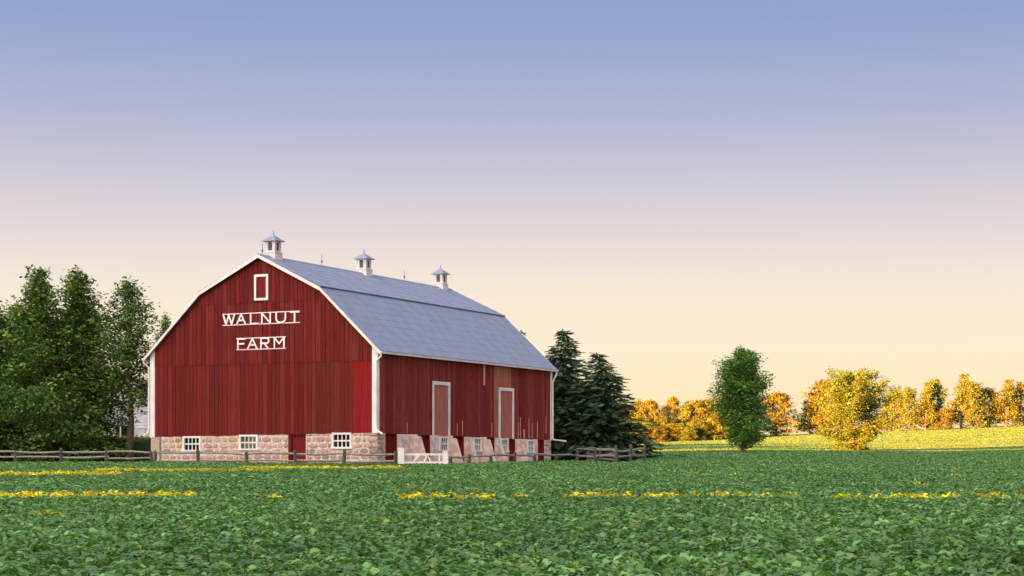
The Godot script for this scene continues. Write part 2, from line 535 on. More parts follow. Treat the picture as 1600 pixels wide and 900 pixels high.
func window_at(barn: Node3D, frame: Transform3D, x0: float, x1: float, y0: float, y1: float) -> void:
	var root := group_part("window", barn)
	root.transform = frame
	var f := 0.1
	var s := Shape.new()
	s.prism(PackedVector2Array([Vector2(x0, y1 - f), Vector2(x1, y1 - f), Vector2(x1, y1), Vector2(x0, y1)]), -0.14, 0.05)
	for x in [x0, x1 - f]:
		s.box(Vector3(x, y0 + 0.06, -0.14), Vector3(x + f, y1 - f, 0.05))
	part("frame", s, M.white_paint, root)
	s = Shape.new(); s.box(Vector3(x0 - 0.06, y0 - 0.03, -0.14), Vector3(x1 + 0.06, y0 + 0.06, 0.10))
	part("sill", s, M.white_paint, root)
	var ax := x0 + f; var bx := x1 - f; var ay := y0 + 0.06; var by := y1 - f
	s = Shape.new()
	for k in [1, 2, 3]:
		var x := lerpf(ax, bx, k / 4.0)
		s.box(Vector3(x - 0.02, ay, -0.05), Vector3(x + 0.02, by, 0.0))
	part("muntin", s, M.white_paint, root)
	s = Shape.new(); s.box(Vector3(ax, (ay + by) / 2 - 0.035, -0.06), Vector3(bx, (ay + by) / 2 + 0.035, 0.012))
	part("meeting_rail", s, M.white_paint, root)
	for i in 4:
		for j in 2:
			s = Shape.new()
			var tilt := rng.randf_range(-0.004, 0.004)
			var cx0 := lerpf(ax, bx, i / 4.0); var cx1 := lerpf(ax, bx, (i + 1) / 4.0)
			var cy0 := lerpf(ay, by, j / 2.0); var cy1 := lerpf(ay, by, (j + 1) / 2.0)
			s.prism(PackedVector2Array([Vector2(cx0, cy0), Vector2(cx1, cy0), Vector2(cx1, cy1), Vector2(cx0, cy1)]), -0.045 + tilt, -0.035 + tilt)
			part("pane", s, M.pane_glass, root)

func stroke(pts: Array, w: float, x: float, y: float, sx: float, sy: float) -> Shape:
	# a letter of flat wooden strips; points in a unit box
	var s := Shape.new()
	var lift := 0.0
	for line: Array in pts:
		for i in line.size() - 1:
			var a := Vector3(x + line[i].x * sx, y + line[i].y * sy, 0.086 + lift)
			var b := Vector3(x + line[i + 1].x * sx, y + line[i + 1].y * sy, 0.086 + lift)
			var e := (b - a).normalized() * w * 0.32
			s.beam(a - e, b + e, w, 0.022, Vector3(0, 0, 1))
			lift += 0.0022
	return s

func _barn() -> void:
	var at_corner := Vector3(-6.72, 0.75, -88.0)
	var barn := thing("barn", at_corner, BARN_TURN, "big red gambrel barn with grey roof, three cupolas and white painted lettering", "barn")
	var sf := side_frame()
	var s := Shape.new()

	# --- foundation under the gable
	var gable_base := group_part("foundation_wall", barn)
	var wins := [Rect2(-11.93, 1.30, 1.16, 0.78), Rect2(-8.33, 1.36, 1.16, 0.78), Rect2(-2.67, 1.43, 1.16, 0.78)]
	var door := Rect2(-5.32, -0.5, 1.08, 2.63)
	# mortar backing in pieces round the openings
	var cuts := [-BW + 0.0]
	for o: Rect2 in [wins[0], wins[1], door, wins[2]]:
		cuts.append(o.position.x); cuts.append(o.end.x)
	cuts.append(0.0)
	s = Shape.new()
	for i in cuts.size() - 1:
		var a: float = cuts[i]; var b: float = cuts[i + 1]
		var mid := (a + b) / 2
		var top := yb(a, 0); var bot := -0.5
		var hole: Variant = null
		for o: Rect2 in [wins[0], wins[1], door, wins[2]]:
			if mid > o.position.x and mid < o.end.x: hole = o
		if hole == null:
			s.prism(PackedVector2Array([Vector2(a, bot), Vector2(b, bot), Vector2(b, yb(b, 0)), Vector2(a, top)]), -0.5, 0.0)
		elif hole.position.y > 0:
			s.prism(PackedVector2Array([Vector2(a, bot), Vector2(b, bot), Vector2(b, hole.position.y), Vector2(a, hole.position.y)]), -0.5, 0.0)
			s.prism(PackedVector2Array([Vector2(a, bot), Vector2(b, bot), Vector2(b, top), Vector2(a, top)]), -0.5, -0.16)
	part("mortar", s, M.mortar, gable_base)
	var holes := []
	for o: Rect2 in wins: holes.append(o.grow_individual(0.06, 0.06, 0.06, 0.3))
	holes.append(door)
	lay_stones(gable_base, Transform3D.IDENTITY, -13.32, 0.02, func(x): return yb(x, 0) - 0.02, 0.42, holes)
	# smooth corner block, and the dark drain beside it
	s = Shape.new(); s.box(Vector3(-14.02, 1.05, -0.4), Vector3(-13.46, yb(-14, 0) - 0.01, 0.03))
	part("corner_block", s, M.stone_1, gable_base)
	s = Shape.new(); s.box(Vector3(-14.0, 0.3, -0.4), Vector3(-13.46, 1.0, 0.025))
	part("corner_block", s, M.stone_6, gable_base)
	s = Shape.new(); s.tube(PackedVector3Array([Vector3(-13.39, -0.2, 0.05), Vector3(-13.39, 2.03, 0.05)]), PackedFloat32Array([0.035, 0.035]), 8)
	part("drain_pipe", s, M.louvre_dark, barn)
	for o: Rect2 in wins: window_at(barn, Transform3D.IDENTITY, o.position.x, o.end.x, o.position.y, o.end.y)
	# stable door in the gable foundation
	var d := group_part("stable_door", barn)
	for i in 5:
		s = board(-5.32 + 0.2 + i * 0.172, -5.32 + 0.2 + (i + 1) * 0.172 - 0.006, -0.3, 2.06, 2.06, -0.14, 0.04)
		part("board", s, M.door_red, d)
	s = Shape.new()
	s.box(Vector3(-5.32, -0.4, -0.3), Vector3(-5.13, 2.1, -0.02))
	s.box(Vector3(-4.26, -0.4, -0.3), Vector3(-4.2401, 2.1, -0.02))
	s.box(Vector3(-5.13, 2.06, -0.3), Vector3(-4.26, 2.14, -0.03))
	part("frame", s, M.gable_red_1, d)

	# --- gable boards in three tiers
	var gable := group_part("gable_wall", barn)
	s = Shape.new()
	var outline := PackedVector2Array([Vector2(-BW, yb(-BW, 0)), Vector2(0, yb(0, 0)), Vector2(0, roof_y(0)), Vector2(-3.32, 9.58), Vector2(-7, 11.34), Vector2(-10.68, 9.58), Vector2(-BW, roof_y(-BW))])
	s.prism(outline, -0.12, -0.004)
	part("sheathing", s, M.backing, gable)
	var cols := 49
	var x0 := -13.74; var x1 := -0.28
	var xs := [x0]
	for i in range(1, cols): xs.append(lerpf(x0, x1, i / float(cols)) + rng.randf_range(-0.05, 0.05))
	xs.append(x1)
	for i in cols:
		var a: float = xs[i] + 0.012; var b: float = xs[i + 1] - 0.012
		var th := rng.randf_range(0.018, 0.034)
		var low := yb(a, 0) + rng.randf_range(-0.035, 0.02)
		var m: Material = M.bright_red if a > -1.62 else M["gable_red_%d" % (rng.randi() % 6)]
		part("board", board(a, b, low, 5.86, 5.86, 0.0, th), m, gable)
		var ta := minf(9.01, roof_y(a) - 0.02); var tb := minf(9.01, roof_y(b) - 0.02)
		th = rng.randf_range(0.018, 0.03)
		part("board", board(a, b, 5.82 + rng.randf_range(-0.01, 0.01), ta, tb, 0.036, th), M["gable_red_%d" % (rng.randi() % 6)], gable)
		if roof_y((a + b) / 2) > 9.15:
			var c0 := maxf(roof_y(a) - 0.02, 8.99); var c1 := maxf(roof_y(b) - 0.02, 8.99)
			th = rng.randf_range(0.014, 0.022)
			part("board", board(a, b, 8.97, c0, c1, 0.062, th), M["gable_red_%d" % (rng.randi() % 6)], gable)
	# loft hatch with its white frame
	var hatch := group_part("loft_hatch", barn)
	s = Shape.new(); s.box(Vector3(-7.205, 9.205, 0.088), Vector3(-6.595, 10.295, 0.1)); part("panel", s, M.gable_red_2, hatch)
	s = Shape.new()
	s.box(Vector3(-7.33, 10.30, 0.088), Vector3(-6.47, 10.42, 0.13)); s.box(Vector3(-7.33, 9.08, 0.088), Vector3(-6.47, 9.20, 0.13))
	s.box(Vector3(-7.33, 9.20, 0.088), Vector3(-7.21, 10.30, 0.13)); s.box(Vector3(-6.59, 9.20, 0.088), Vector3(-6.47, 10.30, 0.13))
	part("frame", s, M.letter_paint, hatch)
	_letters(barn)

	# corner boards
	s = Shape.new()
	s.prism(PackedVector2Array([Vector2(-0.28, yb(0, 0) - 0.03), Vector2(0.05, yb(0, 0) - 0.03), Vector2(0.05, roof_y(0.05) - 0.02), Vector2(-0.28, roof_y(-0.28) - 0.02)]), 0.0, 0.07)
	part("corner_board", s, M.white_paint, barn)
	s = Shape.new()
	s.prism(PackedVector2Array([Vector2(-14.05, yb(-14, 0) - 0.03), Vector2(-13.75, yb(-14, 0) - 0.03), Vector2(-13.75, roof_y(-13.75) - 0.02), Vector2(-14.05, roof_y(-14.05) - 0.02)]), 0.0, 0.07)
	part("corner_board", s, M.white_paint, barn)
	s = Shape.new(); s.t = sf; s.box(Vector3(BL - 0.16, yb(0, -BL) - 0.04, 0.0), Vector3(BL + 0.05, 6.22, 0.07)); part("corner_board", s, M.white_paint, barn)
	s = Shape.new(); s.t = sf; s.box(Vector3(0.0, yb(0, 0) - 0.03, 0.0), Vector3(0.1, 6.2, 0.05)); part("corner_board", s, M.white_paint, barn)

	_barn_side(barn, sf)
	_barn_roof(barn)

func _letters(barn: Node3D) -> void:
	var V := func(a, b): return Vector2(a, b)
	var arc_u := [V.call(0, 1), V.call(0, 0.42)]
	for i in 7:
		var a := PI + PI * (i + 1) / 8.0
		arc_u.append(Vector2(0.5 + 0.5 * cos(a), 0.40 + 0.40 * sin(a)))
	arc_u.append_array([V.call(1, 0.42), V.call(1, 1)])
	var glyph := {
		"W": [[V.call(0, 1), V.call(0.25, 0), V.call(0.5, 0.98), V.call(0.75, 0), V.call(1, 1)]],
		"A": [[V.call(0, 0), V.call(0.5, 1), V.call(1, 0)], [V.call(0.24, 0.38), V.call(0.76, 0.38)]],
		"L": [[V.call(0, 1), V.call(0, 0), V.call(1, 0)]],
		"N": [[V.call(0, 0), V.call(0, 1), V.call(1, 0), V.call(1, 1)]],
		"U": [arc_u],
		"T": [[V.call(0, 1), V.call(1, 1)], [V.call(0.5, 1), V.call(0.5, 0)]],
		"F": [[V.call(0, 0), V.call(0, 1), V.call(1, 1)], [V.call(0, 0.52), V.call(0.8, 0.52)]],
		"R": [[V.call(0, 0), V.call(0, 1), V.call(0.86, 1), V.call(1, 0.9), V.call(1, 0.62), V.call(0.86, 0.5), V.call(0, 0.5)], [V.call(0.45, 0.5), V.call(0.92, 0)]],
		"M": [[V.call(0, 0), V.call(0, 1), V.call(0.5, 0.42), V.call(1, 1), V.call(1, 0)]],
	}
	var rows := [
		[-9.34, 4.79, 7.86, 0.58, 100.0, 1380.0, [["W", 115, 320], ["A", 362, 518], ["L", 612, 745], ["N", 812, 962], ["U", 1066, 1232], ["T", 1315, 1465]]],
		[-8.46, 3.06, 6.56, 0.59, 360.0, 875.0, [["F", 388, 525], ["A", 562, 728], ["R", 800, 934], ["M", 1036, 1205]]],
	]
	for r in rows:
		var word := group_part("lettering", barn)
		for l in r[6]:
			var a: float = r[0] + (l[1] - r[4]) / r[5] * r[1]
			var b: float = r[0] + (l[2] - r[4]) / r[5] * r[1]
			part("letter", stroke(glyph[l[0]], 0.086, a, r[2] + 0.03, b - a, r[3] - 0.06), M.letter_paint, word)
		for y in [r[2], r[2] + r[3]]:
			var s := Shape.new()
			s.box(Vector3(r[0], y - 0.022, 0.07), Vector3(r[0] + r[1], y + 0.022, 0.082))
			part("guide_strip", s, M.letter_paint, word)

func _barn_side(barn: Node3D, sf: Transform3D) -> void:
	var side := group_part("side_wall", barn)
	side.transform = sf
	var s := Shape.new()
	s.box(Vector3(0.0, 2.21, -0.12), Vector3(BL, 6.2, -0.004))
	part("sheathing", s, M.backing, side)
	var doors := [Rect2(5.63, 2.0, 1.95, 2.98), Rect2(13.5, 1.95, 1.9, 2.98)]
	var n := 73
	var xs := []
	for i in n + 1: xs.append(lerpf(0.1, BL - 0.16, i / float(n)) + (rng.randf_range(-0.05, 0.05) if i > 0 and i < n else 0.0))
	for i in n:
		var a: float = xs[i] + 0.013; var b: float = xs[i + 1] - 0.013
		var mid := (a + b) / 2
		var low := yb(0, -a) + rng.randf_range(-0.05, 0.02)
		for o: Rect2 in doors:
			if mid > o.position.x + 0.02 and mid < o.end.x - 0.02: low = o.end.y - 0.06
		var m: Material = M.orange_wood if mid > 12.79 and mid < 15.25 else M["side_red_%d" % (rng.randi() % 5)]
		part("board", board(a, b, low, 6.2, 6.2, 0.0, rng.randf_range(0.016, 0.034)), m, side)
	for o: Rect2 in doors:
		var dr := group_part("hay_door", barn)
		dr.transform = sf
		var w := o.size.x - 0.3
		for i in 6:
			var a := o.position.x + 0.15 + w * i / 6.0
			part("board", board(a + 0.012, a + w / 6.0 - 0.012, yb(0, -o.position.x) - 0.04, o.end.y - 0.14, o.end.y - 0.14, 0.0, rng.randf_range(0.012, 0.026)), M.door_wood, dr)
		s = Shape.new()
		s.box(Vector3(o.position.x, o.end.y - 0.16, 0.0), Vector3(o.end.x, o.end.y + 0.02, 0.075))
		s.box(Vector3(o.position.x, yb(0, -o.position.x) - 0.06, 0.0), Vector3(o.position.x + 0.15, o.end.y - 0.16, 0.07))
		s.box(Vector3(o.end.x - 0.15, yb(0, -o.position.x) - 0.06, 0.0), Vector3(o.end.x, o.end.y - 0.16, 0.07))
		part("frame", s, M.white_paint, dr)
	# pale replacement strips nailed over the old boards: along, bottom, top, width
	for p in [[16.0, 2.1, 3.0, 0.05], [16.25, 2.1, 3.3, 0.07], [16.7, 2.1, 2.6, 0.16], [17.4, 2.1, 3.25, 0.07], [17.85, 2.1, 3.0, 0.05], [18.55, 2.1, 3.1, 0.08], [19.75, 2.4, 3.4, 0.05], [11.55, 5.0, 6.15, 0.2], [9.0, 2.15, 2.95, 0.07], [8.4, 2.15, 2.8, 0.04], [12.55, 2.1, 2.9, 0.04], [2.9, 2.2, 2.75, 0.04]]:
		s = Shape.new(); s.box(Vector3(p[0], p[1], 0.036), Vector3(p[0] + p[3], p[2], 0.046))
		part("patch_strip", s, M.pale_strip, side)
	# bottom: stone piers, red doors set back, pink rendered walls, sloping buttresses
	var stone_pier := group_part("stone_pier", barn)
	stone_pier.transform = sf
	s = Shape.new(); s.box(Vector3(0.0, -0.5, -0.5), Vector3(0.76, yb(0, 0) - 0.02, 0.0)); part("mortar", s, M.mortar, stone_pier)
	lay_stones(stone_pier, Transform3D.IDENTITY, 0.0, 0.74, func(x): return 2.15, 0.42, [])
	stone_pier = group_part("stone_pier", barn)
	stone_pier.transform = sf
	s = Shape.new(); s.box(Vector3(19.62, -0.5, -0.5), Vector3(BL, 2.01, 0.0)); part("mortar", s, M.mortar, stone_pier)
	lay_stones(stone_pier, Transform3D.IDENTITY, 19.64, BL, func(x): return 1.99, 0.42, [])
	var wins := [Rect2(6.28, 1.32, 1.02, 0.76), Rect2(10.2, 1.30, 0.98, 0.76), Rect2(13.58, 1.28, 0.95, 0.76), Rect2(17.05, 1.25, 1.0, 0.76)]
	for w in [[1.95, 3.95], [5.44, 7.85], [9.29, 11.85], [13.0, 14.67], [15.66, 18.56]]:
		s = Shape.new()
		var top := yb(0, -w[0]) - 0.03
		var hole: Variant = null
		for o: Rect2 in wins:
			if o.position.x > w[0] and o.end.x < w[1]: hole = o
		if hole == null:
			s.box(Vector3(w[0], -0.5, -0.45), Vector3(w[1], top, 0.09))
		else:
			s.box(Vector3(w[0], -0.5, -0.45), Vector3(hole.position.x, top, 0.09))
			s.box(Vector3(hole.end.x, -0.5, -0.45), Vector3(w[1], top, 0.09))
			s.box(Vector3(hole.position.x, -0.5, -0.45), Vector3(hole.end.x, hole.position.y, 0.088))
			s.box(Vector3(hole.position.x, hole.position.y, -0.45), Vector3(hole.end.x, top, -0.08))
		var o2 := part("rendered_wall", s, M.pink_render, barn)
		o2.transform = sf
	for o: Rect2 in wins: window_at(barn, sf * Transform3D(Basis.IDENTITY, Vector3(0, 0, 0.085)), o.position.x, o.end.x, o.position.y, o.end.y)
	for b in [[3.55, 2.06, 0.24, 0.86], [7.45, 2.0, 0.26, 0.88], [9.32, 1.72, 0.30, 0.86], [11.5, 1.98, 0.24, 0.8], [13.03, 1.68, 0.22, 0.85], [15.72, 1.74, 0.3, 0.85]]:
		s = Shape.new()
		s.t = sf * Transform3D(Basis(Vector3(0, 0, 1), Vector3.UP, Vector3(-1, 0, 0)), Vector3(b[0], 0, 0.05))   # outline: x outwards, thickness along the wall
		s.prism(PackedVector2Array([Vector2(0, -0.4), Vector2(b[3] + 0.16, -0.4), Vector2(b[2] + 0.02, b[1] - 0.05), Vector2(b[2] - 0.05, b[1]), Vector2(0, b[1])]), -0.4, 0.0)
		part("buttress", s, M.pink_render, barn)
	for r in [[0.78, 1.93], [3.97, 5.42], [7.87, 9.27], [11.87, 12.98], [14.69, 15.64], [18.58, 19.6]]:
		var dd := group_part("stall_door", barn)
		dd.transform = sf
		var k := 4
		for i in k:
			var a := lerpf(r[0], r[1], i / float(k))
			part("board", board(a + 0.004, lerpf(r[0], r[1], (i + 1) / float(k)) - 0.004, -0.4, yb(0, -r[0]) - 0.06, yb(0, -r[0]) - 0.06, -0.22, 0.03), M.door_red, dd)
		s = Shape.new()
		s.box(Vector3(r[1] - 0.02, -0.4, -0.19), Vector3(r[1] + 0.012, yb(0, -r[0]) - 0.06, 0.0))
		s.box(Vector3(r[0], yb(0, -r[0]) - 0.07, -0.22), Vector3(r[1], yb(0, -r[0]) + 0.03, -0.01))
		part("frame", s, M.door_red, dd)
	# the two walls that face away
	var rear := Shape.new()
	rear.box(Vector3(-BW, -0.5, -BL), Vector3(-BW + 0.2, 6.1, -0.52))
	part("far_side_wall", rear, M.side_red_1, barn)
	rear = Shape.new()
	rear.prism(PackedVector2Array([Vector2(-BW + 0.21, -0.5), Vector2(-0.52, -0.5), Vector2(-0.13, 2.02), Vector2(-0.13, roof_y(-0.13)), Vector2(-3.32, 9.56), Vector2(-7, 11.32), Vector2(-10.68, 9.56), Vector2(-BW + 0.21, roof_y(-BW + 0.21))]), -BL, -BL + 0.2)
	part("rear_gable_wall", rear, M.side_red_0, barn)

func _barn_roof(barn: Node3D) -> void:
	var roof := group_part("roof", barn)
	var slopes := [[Vector2(0.27, 6.29), Vector2(-3.29, 9.63), 9], [Vector2(-3.2, 9.66), Vector2(-7.0, 11.45), 7]]
	var z0 := 0.26; var z1 := -BL - 0.26
	var s := Shape.new()
	for k in slopes.size():
		var lo: Vector2 = slopes[k][0]; var hi: Vector2 = slopes[k][1]; var rows: int = slopes[k][2]
		var along := (hi - lo).normalized(); var out := Vector2(-along.y, along.x) * (-1.0 if along.x < 0 else 1.0)
		if out.y < 0: out = -out
		for r in rows:
			var a := lo.lerp(hi, r / float(rows)); var b := lo.lerp(hi, (r + 1) / float(rows)) + along * 0.03
			if r == rows - 1: b = hi
			var z := z0
			var first := true
			while z > z1 + 0.01:
				var l := (rng.randf_range(0.8, 2.3) if first else 2.44)
				first = false
				var ze := maxf(z - l, z1)
				if ze - z1 < 0.3: ze = z1
				var lift := 0.007 + rng.randf_range(0.0, 0.002)
				s = Shape.new()
				var a0 := a + out * lift; var b0 := b + out * 0.002
				s.prism(PackedVector2Array([a0, b0, b0 - out * 0.014, a0 - out * 0.014]), ze + 0.0015, z - 0.001)
				part("roof_sheet", s, M["roof_steel_%d" % [0, 0, 0, 1, 2][rng.randi() % 5]], roof)
				z = ze
		s = Shape.new()
		s.prism(PackedVector2Array([lo - out * 0.02, hi - out * 0.02, hi - out * (0.09 if k == 0 else 0.05), lo - out * (0.09 if k == 0 else 0.05)]), z1, z0 - 0.03)
		part("decking", s, M.louvre_dark, roof)
	# the slopes that face away, one sheet each
	for k in slopes.size():
		var lo: Vector2 = slopes[k][0]; var hi: Vector2 = slopes[k][1]
		lo.x = -14.0 - lo.x; hi.x = -14.0 - hi.x
		s = Shape.new()
		s.prism(PackedVector2Array([lo, hi, hi + Vector2(0, -0.09), lo + Vector2(0, -0.09)]), z1, z0)
		part("far_roof_slope", s, M.roof_steel_1, roof)
	s = Shape.new()
	s.prism(PackedVector2Array([Vector2(-7.16, 11.395), Vector2(-7.0, 11.49), Vector2(-6.84, 11.40), Vector2(-6.84, 11.385), Vector2(-7.0, 11.47), Vector2(-7.16, 11.38)]), z1, z0)
	part("ridge_cap", s, M.roof_steel_2, roof)
	# white rake boards along both gable edges
	for e in [[0.27, 0.30], [z1 - 0.03, z1]]:
		for seg in [[Vector2(0.3, 6.22), Vector2(-3.26, 9.57)], [Vector2(-3.26, 9.57), Vector2(-7, 11.40)], [Vector2(-7, 11.40), Vector2(-10.74, 9.57)], [Vector2(-10.74, 9.57), Vector2(-14.3, 6.22)]]:
			s = Shape.new()
			var a: Vector2 = seg[0]; var b: Vector2 = seg[1]
			s.prism(PackedVector2Array([a + Vector2(0, 0.05), b + Vector2(0, 0.05), b - Vector2(0, 0.12), a - Vector2(0, 0.14)]), e[0], e[1])
			part("rake_board", s, M.white_paint, roof)
	# gutters, downspouts
	for x in [0.27, -14.42]:
		s = Shape.new()
		s.prism(PackedVector2Array([Vector2(x, 6.25), Vector2(x + 0.02, 6.14), Vector2(x + 0.13, 6.14), Vector2(x + 0.15, 6.25)]), z1, z0 + 0.06)
		part("gutter", s, M.white_paint, barn)
	s = Shape.new()
	var r5 := PackedFloat32Array([0.05, 0.05, 0.05, 0.05, 0.05, 0.05])
	s.tube(PackedVector3Array([Vector3(0.33, 6.16, 0.24), Vector3(0.33, 6.0, 0.22), Vector3(0.0, 5.76, 0.135), Vector3(0.0, 2.45, 0.135), Vector3(0.06, 2.3, 0.16), Vector3(0.42, 2.12, 0.2)]), r5, 8)
	part("downspout", s, M.white_paint, barn)
	s = Shape.new()
	s.tube(PackedVector3Array([Vector3(0.34, 6.16, -BL - 0.1), Vector3(0.34, 6.02, -BL - 0.08), Vector3(0.14, 5.5, -BL + 0.05), Vector3(0.14, 2.1, -BL + 0.05), Vector3(0.2, 2.03, -BL + 0.05), Vector3(1.05, 1.93, -BL + 0.05)]), r5, 8)
	part("downspout", s, M.white_paint, barn)
	s = Shape.new()
	s.tube(PackedVector3Array([Vector3(-14.34, 6.16, 0.24), Vector3(-14.34, 6.0, 0.22), Vector3(-14.1, 5.76, 0.1), Vector3(-14.1, 2.4, 0.1), Vector3(-14.16, 2.26, 0.12), Vector3(-14.42, 2.1, 0.16)]), r5, 8)
	part("downspout", s, M.white_paint, barn)
	# cupolas
	for z in [-1.15, -10.36, -19.5]:
		var cu := group_part("cupola", barn)
		cu.position = Vector3(-7, 0, z)
		s = Shape.new()
		s.prism(PackedVector2Array([Vector2(-0.36, 11.15), Vector2(0.36, 11.15), Vector2(0.345, 11.64), Vector2(-0.345, 11.64)]), -0.345, 0.345)
		part("base", s, M.cupola_paint, cu)
		s = Shape.new()
		s.box(Vector3(-0.37, 11.64, -0.37), Vector3(0.37, 11.68, 0.37))
		part("ledge", s, M.cupola_paint, cu)
		s = Shape.new()
		for a in [-1, 1]:
			for b in [-1, 1]:
				s.box(Vector3(a * 0.215 - 0.085, 11.68, b * 0.215 - 0.085), Vector3(a * 0.215 + 0.085, 12.27, b * 0.215 + 0.085))
		for y in [[11.68, 11.76], [12.19, 12.27]]:
			s.box(Vector3(-0.13, y[0], 0.19), Vector3(0.13, y[1], 0.296)); s.box(Vector3(-0.13, y[0], -0.296), Vector3(0.13, y[1], -0.19))
			s.box(Vector3(0.19, y[0], -0.13), Vector3(0.296, y[1], 0.13)); s.box(Vector3(-0.296, y[0], -0.13), Vector3(-0.19, y[1], 0.13))
		part("body", s, M.cupola_paint, cu)
		for q in 4:
			s = Shape.new()
			s.t = Transform3D(Basis(Vector3.UP, q * PI / 2), Vector3.ZERO)
			s.box(Vector3(-0.13, 11.76, 0.19), Vector3(0.13, 12.19, 0.2))
			for k in 6:
				var y := 11.775 + k * 0.07
				s.quad(Vector3(-0.13, y, 0.285), Vector3(0.13, y, 0.285), Vector3(0.13, y + 0.06, 0.215), Vector3(-0.13, y + 0.06, 0.215))
			part("louvre", s, M.louvre_dark, cu)
		s = Shape.new()
		var rings := [[0.46, 12.25], [0.46, 12.275], [0.25, 12.43], [0.06, 12.58], [0.035, 12.64], [0.004, 12.88]]
		for i in rings.size() - 1:
			var r0: float = rings[i][0]; var y0: float = rings[i][1]; var r1: float = rings[i + 1][0]; var y1: float = rings[i + 1][1]
			for q in 4:
				s.t = Transform3D(Basis(Vector3.UP, q * PI / 2), Vector3.ZERO)
				s.quad(Vector3(-r0, y0, r0), Vector3(r0, y0, r0), Vector3(r1, y1, r1), Vector3(-r1, y1, r1))
		s.t = Transform3D.IDENTITY
		s.quad(Vector3(-0.46, 12.25, -0.46), Vector3(0.46, 12.25, -0.46), Vector3(0.46, 12.25, 0.46), Vector3(-0.46, 12.25, 0.46))
		part("cap", s, M.roof_steel_1, cu)
	for z in [-0.15, -5.88, -15.0]:
		var lr := group_part("lightning_rod", barn)
		s = Shape.new()
		s.tube(PackedVector3Array([Vector3(-7, 11.4, z), Vector3(-7, 12.0, z), Vector3(-7, 12.12, z)]), PackedFloat32Array([0.014, 0.012, 0.003]), 5)
		part("rod", s, M.rod_iron, lr)
		var ball := SphereMesh.new(); ball.radius = 0.055; ball.height = 0.11; ball.radial_segments = 10; ball.rings = 6
		part("ball", ball, M.rod_iron, lr).position = Vector3(-7, 11.68, z)

# ------------------------------------------------------------------ fences
func fence(called: String, posts: Array, rails: Array, label: String, post_h: float) -> void:
	# posts: [photo column, depth]; rails: heights above the ground
	var p0 := at(px(posts[0][0], posts[0][1]), posts[0][1])
	var f := thing(called, p0, 0, label, "fence", "")
	var feet := []
	for p in posts: feet.append(at(px(p[0], p[1]), p[1]) - p0)
	for q: Vector3 in feet:
		var s := Shape.new()
		var k := rng.randf_range(0.92, 1.08)
		var tip := q + Vector3(rng.randf_range(-0.05, 0.05), post_h * k, rng.randf_range(-0.05, 0.05))
		s.tube(PackedVector3Array([q - Vector3(0, 0.3, 0), q + Vector3(0, 0.5, 0), tip - Vector3(0, 0.04, 0), tip]), PackedFloat32Array([0.10, 0.095, 0.088, 0.06]), 7)
		part("post", s, M.post_wood, f)
	for i in feet.size() - 1:
		for h in rails:
			var a: Vector3 = feet[i] + Vector3(0, h + rng.randf_range(-0.07, 0.05), 0); var b: Vector3 = feet[i + 1] + Vector3(0, h + rng.randf_range(-0.07, 0.05), 0)
			var e := (b - a).normalized() * 0.12
			var mid := a.lerp(b, rng.randf_range(0.35, 0.65)) + Vector3(0, rng.randf_range(-0.05, 0.04), rng.randf_range(-0.03, 0.03))
			var s := Shape.new()
			var r := rng.randf_range(0.042, 0.058)
			s.tube(PackedVector3Array([a - e, a, a.lerp(mid, 0.5) + Vector3(0, rng.randf_range(-0.02, 0.02), 0), mid, b, b + e]), PackedFloat32Array([r * 0.6, r * 0.9, r * 1.1, r * 1.15, r, r * 0.6]), 5)
			part("rail", s, M.rail_wood, f)

